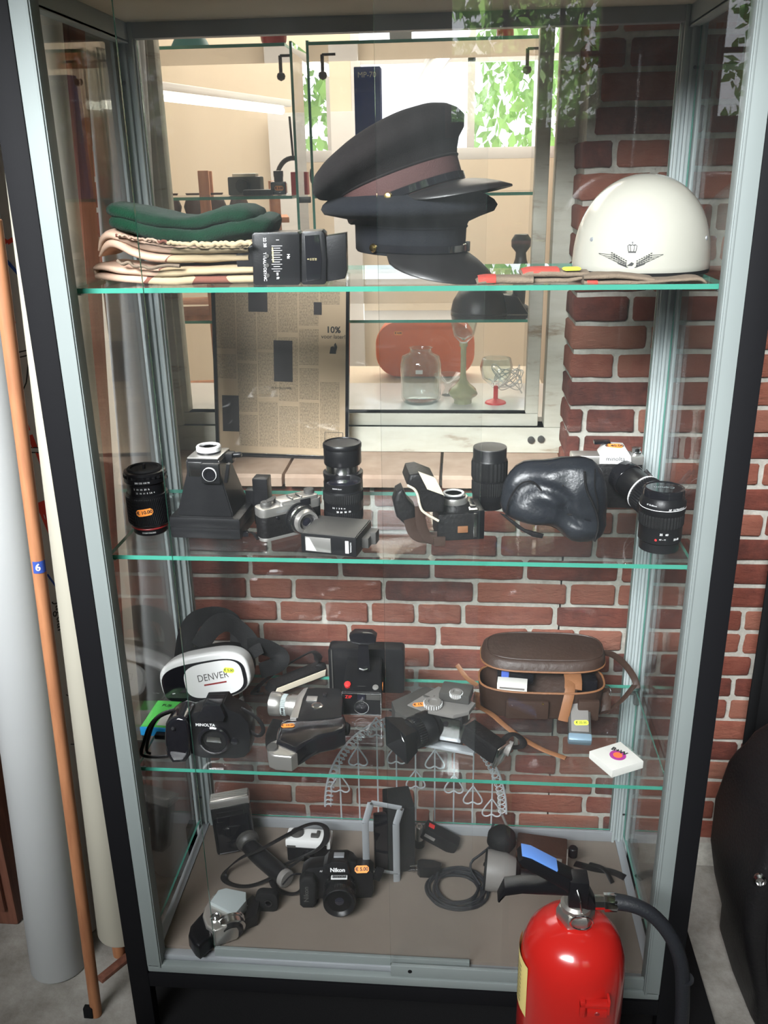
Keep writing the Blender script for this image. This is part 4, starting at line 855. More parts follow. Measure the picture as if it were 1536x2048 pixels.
b = B(); b.lathe([(.021, 0), (.0215, .004)], (.0, .004, .144), n=40); b.fin('dial_base', 'black_plastic', t); B().lathe([(.0218, .004), (.022, .011), (.0205, .013), (.0165, .013), (.016, .011)], (.0, .004, .144), n=40).fin('dial_ring', 'white_paint', t); B().lathe([(.0165, .011), (.015, .0115), (0, .010)], (.0, .004, .144), n=40).fin('dial_glass', 'lens_glass', t)
b = B(); b.box((.036, .01, .134), (.014, .02, .018), .002); b.lathe([(0, 0), (.005, 0), (.005, .012), (.004, .014), (0, .014)], (.043, .01, .138), (1, 0, .1), 16); b.fin('side_knob', 'black_plastic', t)
B().box((.0425, -.03, .118), (.006, .012, .035), .001, (0, 12, 0)).fin('side_lever', 'black_plastic', t)
b = B(); b.box((.082, .04, .045), (.028, .030, .088), .002); b.box((.062, .04, .05), (.02, .02, .03), .002); b.fin('grip', 'black_plastic', t)
b = B(); b.box((.0, -.002, .0), (.045, .010, .009), .002); o = b.fin('black_penlight', 'black_gloss'); o.location = atz(473, 1073, Z2)+V((0, 0, .006)); o.rotation_euler = (0, 0, R(4)); tag(o, 'small glossy black bar with strap lying before the instant camera', 'strap clip')
b = B(); b.band([(-.02, 0, .001), (-.032, .003, .0), (-.043, 0, -.003), (-.045, -.006, -.004), (-.035, -.006, -.004), (-.022, -.002, -.003)], .005, .0012); b.fin('strap_loop', 'tan_leather', o); b = B(); b.band([(.02, 0, .002), (.032, -.006, .004), (.042, -.022, -.003)], .007, .0015); b.fin('strap_end', 'black_leather', o)

# rangefinder camera
a_, c_ = atz(527, 1086, Z2), atz(583, 1073, Z2); t = thing('rangefinder_camera', 'silver and black rangefinder camera turned towards the right, beside the instant camera', 'camera', a_, yawof(a_, c_)+2)
Wd, Dp, Ht = .121, .034, .070
B().prism(rrect(Wd, Dp, .012, 5, Wd/2, Dp/2), .003, .044, .001, 'XY').fin('body', 'black_leather', t)
B().prism(rrect(Wd+.001, Dp+.001, .012, 5, Wd/2, Dp/2), .0, .006, .001, 'XY').fin('base_plate', 'satin_silver', t)
b = B(); b.prism(rrect(Wd+.001, Dp+.001, .012, 5, Wd/2, Dp/2), .044, .060, .0015, 'XY'); b.prism(rrect(.075, Dp-.001, .004, 4, .076, Dp/2), .058, .067, .0015, 'XY'); b.fin('top_plate', 'satin_silver', t)
b = B(); b.box((.086, -.0002, .058), (.020, .003, .012), .001); b.fin('viewfinder', 'black_gloss', t)
b = B(); b.lathe([(0, 0), (.010, 0), (.010, .006), (.009, .0075), (0, .0075)], (.018, .018, .060), n=28); b.prism([(.018, .012), (.022, .024), (.040, .034), (.046, .036), (.042, .026), (.030, .014)], .067, .069, .0005, 'XY'); b.fin('advance_lever', 'dark_grey', t)
b = B(); b.lathe([(0, 0), (.0095, 0), (.0095, .007), (.0085, .008), (0, .008)], (.104, .018, .0665), n=28); b.fin('rewind_knob', 'dark_grey', t)
b = B(); b.box((.062, .012, .0685), (.003, .022, .003), .0005); b.box((.080, .012, .0685), (.003, .022, .003), .0005); b.box((.071, .014, .067), (.018, .016, .001)); b.fin('accessory_shoe', 'chrome', t)
LX = .072
b = B(); b.lathe([(.028, 0), (.028, .004), (.025, .005)], (LX, 0, .032), (0, -1, 0), 40); ribbed(b, .0255, .005, .014, 50, .0005, c=(LX, 0, .032), ax=(0, -1, 0)); b.fin('focus_ring', 'black_plastic', t)
B().lathe([(.0258, .014), (.0258, .018), (.024, .019)], (LX, 0, .032), (0, -1, 0), 40).fin('chrome_ring', 'chrome', t)
b = B(); b.lathe([(.024, .019), (.023, .023), (.023, .024)], (LX, 0, .032), (0, -1, 0), 40); b.fin('aperture_ring', 'black_plastic', t)
b = B(); b.lathe([(.0225, .024), (.0205, .029), (.0205, .034), (.016, .034), (.0145, .028)], (LX, 0, .032), (0, -1, 0), 40); b.fin('lens_rim', 'satin_silver', t)
b = B(); b.lathe([(.0148, .028), (.012, .026), (.006, .029), (0, .030)], (LX, 0, .032), (0, -1, 0), 32); b.fin('lens_glass', 'lens_glass', t)
text(t, 'KONICA', .006, (.040, -.0012, .051), m='aluminium_dull'); B().lathe([(0, 0), (.003, 0), (.002, .002), (0, .002)], (.03, 0, .04), (0, -1, 0), 12).fin('self_timer', 'black_gloss', t)

# two lenses
t = lens('tall black lens with silver ring and capped top, standing behind the other lens', (.390, .275, Z2))
b = B(); b.lathe([(0, 0), (.033, 0), (.0365, .005), (.0365, .070), (.0375, .074), (.0375, .080), (.036, .081)], n=48); b.fin('barrel', 'black_plastic', t)
B().lathe([(.035, .080), (.0320, .080), (.0320, .097), (.035, .098)], n=48).fin('silver_ring', 'chrome', t)
b = B(); b.lathe([(.034, .096), (.0350, .098), (.0350, .126), (.034, .128)], n=48); b.fin('lens_hood', 'black_plastic', t)
b = B(); b.lathe([(.0345, .126), (.036, .128), (.036, .134), (.0345, .1365), (.031, .137), (.0305, .1355), (0, .1355)], n=48); b.fin('lens_cap', 'black_plastic', t); text(t, 'ROKKOR', .007, (0, 0, .1359), (0, 0, 0), m='dark_grey')
t = lens('short wide black zoom lens with clear front glass, standing before the tall lens', (.397, .213, Z2))
b = B(); b.lathe([(0, 0), (.0345, 0), (.0345, .010), (.0355, .012)], n=48); b.lathe([(.0355, .030), (.0355, .045), (.036, .047)], n=48); b.lathe([(.036, .065), (.0335, .068), (.0345, .072), (.0345, .082), (.033, .083), (.031, .080), (.030, .076)], n=48); b.fin('barrel', 'black_plastic', t)
b = B(); ribbed(b, .0355, .012, .030, 60, .0004); b.fin('zoom_ring', 'black_plastic', t); b = B(); ribbed(b, .0362, .047, .065, 60, .0005); b.fin('focus_ring', 'black_matte', t)
b = B(); glass_front(b, .031, .076); b.fin('front_glass', 'lens_glass', t); wraptext(t, '28  35   50   70', .0042, .0360, .034, -82, bold=.0001); wraptext(t, '0.5  1  3  ft  m', .0042, .0360, .041, -96); wraptext(t, 'ZOOM 52mm', .0030, .0350, .077, -100)

# flash lying in front
a_, c_ = atz(603, 1104, Z2), atz(713, 1115, Z2); t = thing('flash_unit', 'flat black flash with bright reflector window lying at the shelf front', 'camera flash', a_, yawof(a_, c_)); w = (c_-a_).length
b = B(); b.box((w/2, .044, .017), (w, .088, .034), .002); b.fin('body', 'black_plastic', t)
b = B(); b.box((w/2, .044, .0345), (w-.004, .084, .002), .0008); b.fin('top_panel', 'dark_grey', t)
b = B(); b.box((.031, -.0005, .017), (.046, .003, .026), .001); b.fin('reflector', 'satin_silver', t); b = B(); b.prism([(.010, .006), (.028, .006), (.016, .028), (.010, .028)], -.003, -.0022, 0); b.fin('reflector_glint', 'print_white', t)
b = B(); b.box((w-.016, -.0004, .017), (.006, .001, .022), 0); b.fin('badge', 'print_white', t); text(t, 'NATIONAL', .0036, (w-.0095, -.0008, .017), (90, 90, 0), m='print_white')
b = B(); b.box((w+.006, .055, .014), (.012, .05, .018), .001); b.box((w+.016, .055, .018), (.010, .022, .022), .0015); b.fin('hot_shoe_foot', 'dark_grey', t)

# camera in half open leather case, on its back
a_, c_ = atz(876, 1084, Z2), atz(952, 1080, Z2); t = thing('cased_camera', 'small camera lying lens up in its open black leather case', 'camera', a_, yawof(a_, c_)); w = .078
b = B(); b.box((w*.42, .034, .025), (w*.84, .066, .050), .004); b.fin('case_body', 'black_leather', t)
b = B(); b.box((w*.93, .036, .026), (.020, .064, .054), .003); b.fin('camera_end', 'black_plastic', t); b = B(); b.box((w*.83, .0, .028), (.006, .004, .044), .001); b.box((w*.80, .034, .0535), (.016, .060, .003), .001); b.fin('camera_trim', 'chrome', t)
b = B(); b.box((w*.82, .026, .0555), (.010, .020, .004), .0008); b.fin('camera_window', 'black_gloss', t)
b = B(); b.lathe([(.030, .048), (.029, .056), (.024, .062)], (w*.42, .036, 0), n=40); b.fin('case_nose', 'black_leather', t)
b = B(); b.lathe([(.025, .060), (.025, .069), (.024, .071), (.020, .071)], (w*.42, .036, 0), n=40); b.fin('lens_barrel', 'satin_silver', t)
b = B(); b.lathe([(.021, .070), (.021, .075), (.014, .076), (.013, .072), (0, .071)], (w*.42, .036, 0), n=40); b.fin('lens', 'black_gloss', t); B().lathe([(.019, .0755), (.0185, .0775), (.015, .0775), (.0145, .0755)], (w*.42, .036, 0), n=40).fin('lens_ring', 'white_paint', t)
# case front flap, tipped up to the left
FL = t.location; YF = .15
def quad3(pts): return [V(p) for p in pts]
b = B(); P = tr([(818, 932), (836, 930), (868, 944), (888, 985), (884, 1010), (846, 1006), (838, 985), (830, 960), (812, 950)], YF, FL); b.prism(P, -.02, .052, .006, seg=3); o = b.fin('case_flap', 'black_leather', t); o.rotation_euler = (0, 0, R(-t.rotation_euler[2]*0))
b = B(); b.prism(tr([(832, 932), (866, 946), (884, 982), (850, 968)], YF-.023, FL), -.026, -.0215, .001); tag(b.fin('flap_lining', 'cream', t), 'cream felt lining')
b = B(); b.tube([V((x, -.021, z)) for x, z in tr([(813, 951), (832, 962), (838, 998), (848, 1008), (874, 1024)], YF, FL)], .0022, 8); tag(b.fin('flap_edge', 'cream', t), 'cream stitched edge')
b = B(); P = tr([(800, 968), (812, 962), (822, 985), (836, 1000), (838, 1035), (818, 1036), (800, 1018), (794, 990)], YF+.03, FL); b.prism(P, .02, .060, .008, seg=3); b.fin('case_nose_cover', 'black_leather', t)
b = B(); b.band([V((x, .012, max(z, .004))) for x, z in tr([(822, 1030), (830, 1060), (850, 1078), (880, 1090)], YF, FL)], .022, .003, (0, 1, 0)); b.band([V((x, -.004, max(z, .006))) for x, z in tr([(840, 1000), (842, 1040), (856, 1066), (872, 1078)], YF, FL)], .018, .003, (0, 1, 0)); b.fin('case_strap', 'brown_leather', t)
b = B(); b.box((.0, -.016, .008), (.020, .006, .016), .001); b.fin('strap_buckle', 'brown_leather', t); B().box((w*.55, -.002, .022), (.018, .003, .012), .001).fin('snap_tab', 'tan_leather', t)

t = lens('tall black telephoto lens standing between the cased camera and the leather pouch', (.664, .312, Z2))
b = B(); b.lathe([(0, 0), (.0275, 0), (.0285, .012), (.0315, .016), (.0315, .028)], n=48); b.lathe([(.0325, .055), (.0325, .058)], n=48); b.lathe([(.0335, .094), (.0315, .097), (.0315, .116), (.0305, .118), (.029, .118), (.0275, .110), (.018, .107)], n=48); b.fin('barrel', 'black_plastic', t)
b = B(); ribbed(b, .0325, .028, .055, 46, .0006); b.fin('zoom_ring', 'black_matte', t); b = B(); ribbed(b, .0335, .058, .094, 26, .0008); b.fin('focus_ring', 'black_matte', t)
b = B(); glass_front(b, .020, .106); b.fin('front_glass', 'lens_glass', t); B().lathe([(.0315, .1175), (.031, .119), (.0295, .1185)], n=48).fin('rim', 'dark_grey', t)
text(t, 'ARGENTA', .0055, (0, .021, .1135), (35, 0, 0))

# black leather pouch
PL = V((.790, .165, Z2)); t = thing('leather_pouch', 'crumpled black leather camera pouch leaning before the lens and camera', 'camera case', PL, 0)
out = tr([(1007, 1040), (1004, 1005), (1014, 975), (1035, 950), (1070, 940), (1110, 934), (1150, 929), (1180, 932), (1204, 945), (1217, 970), (1223, 1010), (1222, 1050), (1214, 1082), (1200, 1096), (1165, 1100), (1135, 1094), (1118, 1078), (1095, 1068), (1060, 1062), (1030, 1056)], .12, PL)
b = B(); b.pillow(out, .042, cen=(sum(p[0] for p in out)/len(out), .06), k=(1, .985, .94, .86, .75, .62, .48, .34, .2, .08)); b.sub(1)
for v in b.bm.verts:
    f = noise.noise(V((v.co.x*22, v.co.z*22, 1))); g = noise.noise(V((v.co.x*9+3, v.co.z*14, 2))); v.co.y += .010*f + .014*(1-min(1, abs(g)*5))*(1 if v.co.y < 0 else 0); v.co.z += .002*f
b.fin('pouch_body', 'blue_black_leather', t, ang=70)
b = B(); b.tube([V((x, -.030+.0*i, z)) for i, (x, z) in enumerate(tr([(1012, 1035), (1018, 1000), (1040, 968), (1065, 963), (1082, 980), (1100, 1010), (1125, 1032), (1165, 1030), (1185, 1028)], .13, PL))], .0016, 6); b.tube([V((x, -.040, z)) for x, z in tr([(1170, 945), (1172, 980), (1190, 1015), (1200, 1050), (1190, 1085)], .12, PL)], .0020, 6); b.tube([V((x, -.036, z)) for x, z in tr([(1192, 940), (1190, 980), (1198, 1010), (1196, 1045)], .12, PL)], .0012, 6); b.fin('seam', 'black_leather', t)
b = B(); P = tr([(1000, 1028), (1012, 1032), (1050, 1060), (1088, 1070), (1085, 1078), (1066, 1075), (1035, 1058)], .10, PL); b.prism(P, -.064, -.058, .002); b.fin('closing_flap', 'black_leather', t)
B().lathe([(0, 0), (.0015, 0), (.001, .001), (0, .001)], (tr([(1126, 971)], .12, PL)[0][0], -.047, tr([(1126, 971)], .12, PL)[0][1]), (0, -1, 0), 10).fin('stud', 'chrome', t)

# silver slr with long lens behind the pouch
ML = V((.895, .315, Z2)); t = thing('film_camera', 'silver and black film camera with long lens, behind the leather pouch', 'camera', ML, 0)
b = B(); b.box((-.015, .0, .048), (.130, .034, .090), .006); b.fin('body', 'black_leather', t)
q0 = lambda u, v: tr([(u, v)], .295, ML)[0]
b = B(); b.box((-.015, 0, .098), (.132, .036, .018), .004); b.fin('top_plate', 'satin_silver', t)
b = B(); b.prism([(-.030, .092), (.028, .092), (.026, .108), (.016, .122), (-.020, .124), (-.030, .108)], -.022, .020, .002); b.fin('prism_housing', 'white_paint', t)
text(t, 'minolta', .0115, (-.002, -.0226, .1025), m='ink'); sticker(t, (-.004, -.012, .124), (-78, 0, 3), '€ 40.00', w=.030, h=.016)
b = B(); b.box((-.024, .008, .126), (.030, .018, .005), .001); b.fin('flash_shoe', 'black_gloss', t)
b = B(); b.lathe([(0, 0), (.010, 0), (.010, .004), (.007, .005), (.007, .011), (.009, .012), (0, .013)], (.038, 0, .106), n=28); b.fin('rewind_knob', 'chrome', t)
ax = V((.42, -.75, -.22)); c0 = V((.012, -.018, .072))
b = B(); b.lathe([(.029, 0), (.029, .012), (.031, .014), (.031, .022), (.030, .024)], c0, ax, 40); b.fin('lens_mount', 'black_gloss', t)
b = B(); b.lathe([(.0285, .022), (.0285, .060), (.033, .066)], c0, ax, 40); ribbed(b, .033, .066, .090, 40, .0008, c=c0, ax=ax); b.lathe([(.033, .090), (.0345, .094), (.0345, .120), (.032, .121), (.031, .105), (0, .10)], c0, ax, 40); b.fin('long_lens', 'black_plastic', t)
B().lathe([(.0346, .100), (.0349, .101), (.0346, .102)], c0, ax, 40).fin('lens_line', 'print_white', t)
B().lathe([(.0335, .0635), (.0336, .0645), (.0336, .066)], c0, ax, 40).fin('lens_line', 'print_white', t)
b = B(); b.band([(.056, -.005, .075), (.070, -.01, .060), (.082, -.02, .045), (.080, -.04, .03)], .010, .002, (0, 1, 0)); b.fin('strap', 'black_leather', t); B().lathe([(0, 0), (.003, 0), (.002, .002), (0, .002)], (.062, -.014, .068), (0, -1, 0), 10).fin('strap_ring', 'chrome', t)

t = lens('black capped zoom lens standing at the right front of the shelf', (.945, .122, Z2))
b = B(); b.lathe([(0, 0), (.0325, 0), (.0325, .015), (.0355, .018), (.0355, .042), (.036, .044)], n=48); b.lathe([(.0365, .066), (.0375, .070), (.0375, .086), (.0345, .090), (.0335, .1)], n=48); b.fin('barrel', 'black_plastic', t)
b = B(); ribbed(b, .0362, .044, .066, 40, .0007); b.fin('zoom_ring', 'black_matte', t); b = B(); b.lathe([(.034, .090), (.034, .104), (.033, .107), (.030, .108), (.029, .1065), (0, .1065)], n=48); b.fin('lens_cap', 'black_gloss', t)
text(t, 'Canon', .0125, (0, .0, .1068), (0, 0, 176), m='aluminium'); wraptext(t, 'AF  ULTRASONIC', .0042, .0378, .080, -62, bold=.0001); wraptext(t, '35   60', .0050, .0358, .036, -92, bold=.0001); wraptext(t, 'AF – M', .0036, .0358, .027, -95); wraptext(t, '35-80', .0050, .0358, .026, -55, bold=.0002); wraptext(t, 'EF 35-80mm', .0036, .0378, .085, -130); wraptext(t, '•', .016, .0358, .025, -112, m='red')
B().lathe([(.0377, .0768), (.0379, .0773), (.0377, .0778)], n=48).fin('ring_line', 'print_white', t)

# ---- third shelf ----
# VR headset: white oval front, black side, elastic straps behind
VL = V((.088, .275, Z3+.060)); t = thing('vr_headset', 'white and black virtual reality headset with black head straps, at the shelf left', 'headset', VL, rot=(-12, -11, 3))
def oval(w, h, n=48, p=2.9, cx=0, cz=0, sk=0.): return [(cx+math.copysign(abs(cos(a))**(2/p), cos(a))*w/2 + sk*sin(a), cz+math.copysign(abs(sin(a))**(2/p), sin(a))*h/2) for a in [2*pi*i/n for i in range(n)]]
b = B(); b.prism(oval(.192, .104), -.012, .040, .010, seg=4); b.fin('shell', 'white_paint', t)
b = B(); b.prism(oval(.180, .098, p=2.7), .040, .075, .004); b.fin('face_padding', 'black_matte', t)
b = B(); b.prism(oval(.180, .083, p=3.2, cx=-.001, cz=-.005), -.0145, -.010, .0012, seg=2); b.fin('front_window', 'black_gloss', t)
b = B(); b.prism(oval(.124, .074, p=3.2, cx=.020, cz=-.004), -.0165, -.012, .0012, seg=2); b.fin('front_cover', 'white_paint', t)
text(t, 'DENVER', .021, (.020, -.0168, .002), m='dark_grey', sx=.85); b = B(); b.box((.022, -.0167, -.013), (.048, .0006, .0032), 0); b.fin('red_bar', 'dark_red', t); sticker(t, (.056, -.0172, .010), (0, 14, 0), '€ 5.00', 'yellow_tag', .022, .011)
b = B(); b.box((-.070, -.0148, -.020), (.006, .0006, .0015)); b.fin('indicator', 'print_white', t)
b = B()
b.band([(-.06, .06, .03), (-.055, .085, .075), (-.02, .10, .110), (.035, .095, .105), (.065, .085, .075), (.06, .07, .03)], .036, .003, (0, 1, .2))
b.band([(-.02, .06, .05), (.01, .085, .085), (.05, .08, .09), (.085, .06, .06), (.10, .045, .01)], .040, .003, (0, 1, 0))
b.band([(.085, .05, .035), (.11, .055, .03), (.135, .06, .015), (.15, .06, .0), (.14, .05, -.02), (.105, .04, -.02)], .040, .003, (0, 1, .3))
b.jitter(.004, 20); b.fin('head_strap', 'black_matte', t, ang=70)
B().lathe([(0, 0), (.006, .002), (.004, .010), (0, .012)], (.063, -.004, -.054), (.4, 0, -1), 14).fin('focus_knob', 'dark_grey', t)
# cream-sided grip with black strap behind the film cameras
a_, c_ = atz(545, 1395, Z3), atz(655, 1352, Z3); t = thing('wrist_grip', 'black padded camera grip with cream side panel and black loop behind the movie camera', 'camera grip', a_, yawof(a_, c_)); w = min((c_-a_).length, .15)
b = B(); b.prism([(0, .006), (.008, .0), (w*.96, .0), (w, .010), (w*.98, .024), (.010, .022)], .0, .035, .004); b.fin('grip_body', 'black_leather', t)
b = B(); b.prism([(.006, .005), (w*.95, .004), (w*.97, .018), (.012, .018)], -.002, .001, .001); tag(b.fin('side_panel', 'cream', t), 'cream side panel')
b = B(); b.band([(-.01, .02, .004), (-.03, .03, .006), (.0, .05, .01), (.06, .06, .022), (.11, .05, .04), (.13, .03, .055), (w*.93, .012, .03), (w*.95, .01, .015)], .022, .004, (0, .5, 1)); b.fin('strap', 'black_leather', t)

# autofocus body without lens
DL = V((.150, .105, Z3)); t = thing('lensless_camera', 'black autofocus camera body without lens, wrist strap at its side', 'camera', DL, 0)
dp = lambda pts: tr(pts, .09, DL)
b = B(); b.prism(dp([(372, 1440), (384, 1430), (400, 1425), (404, 1412), (446, 1410), (455, 1422), (480, 1432), (496, 1450), (500, 1480), (498, 1508), (488, 1518), (470, 1521), (405, 1520), (385, 1514), (374, 1500)]), -.010, .035, .004); b.fin('body', 'black_plastic', t)
b = B(); b.prism(dp([(336, 1438), (348, 1428), (362, 1424), (378, 1428), (384, 1450), (386, 1500), (376, 1514), (350, 1516), (338, 1500), (334, 1470)]), -.034, .03, .009, seg=3); b.fin('grip', 'black_gloss', t)
b = B(); b.prism(dp([(396, 1432), (410, 1408), (442, 1408), (452, 1430), (448, 1440), (398, 1440)]), -.022, .02, .003); b.fin('prism_hump', 'black_gloss', t)
cx, cz = dp([(428, 1480)])[0]
B().lathe([(.0305, .006), (.0305, .018), (.028, .020), (.0245, .020), (.0235, .012)], (cx, 0, cz), (0, -1, 0), 48, cap=False).fin('lens_mount', 'black_gloss', t)
B().lathe([(.0238, .0185), (.0232, .0108), (0, .0105)], (cx, 0, cz), (0, -1, 0), 48, cap=False).fin('mount_inside', 'black_matte', t)
b = B(); b.prism([(cx-.016, cz-.006), (cx+.013, cz-.008), (cx+.011, cz+.004), (cx-.013, cz+.006)], -.013, -.0125, 0); b.fin('mirror', 'chrome', t)
x, z = dp([(413, 1446)])[0]; text(t, 'MINOLTA', .0085, (x, -.0235, z+.001), bold=.0001)
x, z = dp([(353, 1446)])[0]; B().lathe([(0, 0), (.005, 0), (.005, .003), (.003, .005), (0, .005)], (x, -.032, z), (-.2, -1, .5), 20).fin('shutter_button', 'black_plastic', t)
x, z = dp([(468, 1485)])[0]; B().lathe([(0, 0), (.008, 0), (.007, .004), (0, .005)], (x, -.009, z), (0, -1, 0), 20).fin('release_button', 'black_gloss', t)
b = B(); b.band([V((x, y, max(z, .003))) for (x, z), y in zip(dp([(345, 1428), (320, 1430), (300, 1448), (290, 1480), (284, 1500), (295, 1520), (330, 1527), (385, 1520)]), (0, -.01, -.02, -.02, -.025, -.03, -.03, -.01))], .007, .0025, (0, 1, 0)); b.band([V((x, y, max(z, .003))) for (x, z), y in zip(dp([(340, 1432), (312, 1442), (302, 1455), (292, 1500), (305, 1515)]), (0, -.0, -.01, -.02, -.02))], .006, .0025, (0, 1, 0)); b.fin('wrist_strap', 'black_leather', t)
b = B(); b.band([V((x, -.002, z)) for x, z in dp([(478, 1424), (500, 1435), (518, 1450), (526, 1470), (515, 1482), (498, 1472), (490, 1460)])], .008, .0025, (0, 1, 0)); b.fin('neck_strap', 'black_leather', t)
# boxes behind it
a_, c_ = atz(282, 1470, Z3), atz(345, 1474, Z3); t = thing('film_box', 'green and blue film carton lying behind the camera wrist strap', 'box', a_, yawof(a_, c_))
b = B(); b.box((.030, .050, .009), (.060, .095, .018), .0008); b.fin('carton', 'green_card', t); b = B(); b.box((.030, .0015, .009), (.0605, .004, .0182), .0005); tag(b.fin('end_flap', 'blue_tag', t), 'bright blue end flap'); b = B(); b.box((.045, .035, .0185), (.030, .050, .001)); b.fin('paper_slip', 'white_card', t)
text(t, 'FUJI', .012, (.026, .08, .0186), (0, 0, 0), m='ink'); b = B(); b.box((.048, -.003, .006), (.030, .02, .010), .002); b.fin('black_clip', 'black_plastic', t)

# super 8 movie camera lying on its side
MC = atz(600, 1500, Z3); t = thing('movie_camera', 'black and silver film movie camera with pistol grip, lying on its side', 'movie camera', MC, 0)
H = Z3+.046; q = lambda pts, z=H: tz(pts, z, MC)
b = B(); b.prism(q([(607, 1378), (632, 1374), (680, 1376), (686, 1395), (684, 1432), (665, 1436), (620, 1440), (592, 1440), (588, 1420), (600, 1392)]), .008, .046, .004, 'XY'); b.fin('body', 'black_plastic', t)
b = B(); b.prism(q([(580, 1436), (588, 1412), (596, 1390), (607, 1378), (617, 1375), (606, 1398), (596, 1436)]), .006, .0475, .002, 'XY'); b.fin('front_plate', 'satin_silver', t)
q0 = atz(596, 1412, Z3+.026)-MC; axm = V((-1, .12, 0)).normalized()
b = B(); b.lathe([(.022, 0), (.022, .014), (.020, .015), (.020, .022)], q0, axm, 40); b.fin('lens_barrel', 'satin_silver', t)
b = B(); ribbed(b, .0215, .022, .032, 40, .0005, c=q0, ax=axm); b.fin('zoom_ring', 'aluminium', t); b = B(); b.lathe([(.020, .032), (.0235, .036), (.0245, .046), (.0245, .056), (.0235, .057), (.021, .050), (0, .046)], q0, axm, 40); b.fin('lens_rim', 'satin_silver', t)
b = B(); [b.box(q0+V((-.029, -.0218, .004*k-.006)), (.003, .002, .0022)) for k in range(4)]; b.fin('zoom_marks', 'ink', t)
b = B(); b.lathe([(.012, 0), (.012, .002), (.010, .003)], (*q([(634, 1412)])[0], .045), n=32); b.fin('dial_ring', 'chrome', t); B().lathe([(.010, .002), (.005, .004), (0, .004)], (*q([(634, 1412)])[0], .045), n=32).fin('dial', 'dark_grey', t)
b = B(); c = q([(624, 1398)])[0]; b.box((c[0], c[1], .047), (.022, .016, .003), .001); b.fin('switch_plate', 'satin_silver', t)
b = B(); c = q([(650, 1392)])[0]; b.box((c[0], c[1], .048), (.007, .010, .006), .001); b.fin('switch', 'black_gloss', t)
H2 = Z3+.044; b = B(); b.prism(q([(560, 1446), (572, 1438), (640, 1434), (686, 1424), (692, 1440), (690, 1456), (670, 1466), (640, 1472), (610, 1486), (592, 1500), (552, 1482)], H2), .004, .044, .007, 'XY', 3); b.fin('grip_side', 'black_gloss', t)
b = B(); b.prism(q([(533, 1485), (540, 1478), (560, 1470), (580, 1474), (594, 1480), (594, 1500), (582, 1508), (548, 1505), (536, 1500)], H2), .004, .038, .005, 'XY', 3); b.fin('grip_end', 'satin_silver', t)
c = q([(545, 1489)], H2)[0]; B().lathe([(0, 0), (.010, 0), (.011, .003), (.009, .006), (0, .007)], (c[0], c[1]-.002, .037), (0, -.3, 1), 24).fin('battery_cap', 'dark_grey', t); c = q([(572, 1487)], H2)[0]; B().lathe([(0, 0), (.003, 0), (.002, .002), (0, .001)], (c[0], c[1], .038), n=12).fin('tripod_socket', 'chrome', t)
c = q([(576, 1452)], H2)[0]; sticker(t, (c[0], c[1], .0448), (-90, 0, 8), '€ 10.00')
b = B(); b.band([V((x, y, zz)) for (x, y), zz in zip(q([(556, 1448), (540, 1470), (545, 1500), (575, 1522), (605, 1508), (630, 1490), (640, 1478)], Z3+.02), (.03, .02, .012, .008, .01, .015, .03))], .022, .003, (0, 0, 1)); b.fin('wrist_strap', 'black_leather', t)
b = B(); c = q([(686, 1440)], H)[0]; b.lathe([(.012, 0), (.013, .006), (.010, .012), (0, .010)], (c[0], c[1], .026), (1, -.1, 0), 24); b.fin('eyecup', 'black_matte', t)

# instant camera standing, tower towards the viewer
ZL = V((.418, .34, Z3)); t = thing('instant_camera', 'wide black instant camera with hooked handle and red button, mid shelf', 'instant camera', ZL, 0)
b = B(); b.prism(rrect(.160, .105, .008, 4, 0, .0535), -.014, .020, .003); b.fin('body', 'black_plastic', t)
b = B(); b.box((-.072, -.0148, .055), (.003, .004, .095), .001); b.fin('edge_trim', 'dark_grey', t)
b = B(); rg = []
for w, x0, z0, z1, y in ((.036, -.002, .002, .088, -.012), (.036, -.002, .002, .086, -.03), (.040, -.002, .0, .056, -.090), (.040, -.002, .0, .053, -.098)):
    rg.append([V((x0-w, y, z0)), V((x0+w, y, z0)), V((x0+w, y, z1)), V((x0-w, y, z1))])
b.loft(rg); bmesh.ops.bevel(b.bm, geom=b.bm.edges[:], offset=.002, segments=2, affect='EDGES'); b.fin('tower', 'black_plastic', t)
b = B(); ring(b, -.042, .038, .001, .0515, .0008, .0008, -.0995, -.098, 0); b.fin('front_trim', 'chrome', t)
b = B(); b.lathe([(.0152, 0), (.0152, .003), (.0142, .003), (.0142, 0)], (-.002, -.098, .020), (0, -1, 0), 36, cap=False); b.fin('lens_ring', 'chrome', t); b = B(); b.lathe([(.0142, 0), (.0142, .0025), (.006, .001), (0, .002)], (-.002, -.098, .020), (0, -1, 0), 36); b.fin('lens', 'black_gloss', t)
text(t, 'ZIP', .010, (-.028, -.0992, .043), m='red'); b = B(); b.box((.022, -.0986, .043), (.028, .001, .012), .0004); b.fin('light_cell', 'dark_grey', t); b = B(); b.box((-.002, -.0988, .043), (.016, .001, .012), .0004); b.fin('window', 'lens_glass', t)
b = B(); b.lathe([(0, 0), (.007, 0), (.007, .008), (.005, .010), (0, .010)], (-.031, -.082, .058), (0, -.5, 1), 8); tag(b.fin('shutter_button', 'red', t), 'red button'); b = B(); b.lathe([(0, 0), (.007, 0), (.006, .004), (0, .005)], (.026, -.084, .056), (0, -.5, 1), 20); b.fin('light_dial', 'satin_silver', t); b = B(); b.box((-.003, -.080, .057), (.018, .008, .005), .001); b.fin('flash_contact', 'dark_grey', t)
sticker(t, (.0392, -.072, .053), (0, -75, 90), '€', 'orange_tag', .018, .007)
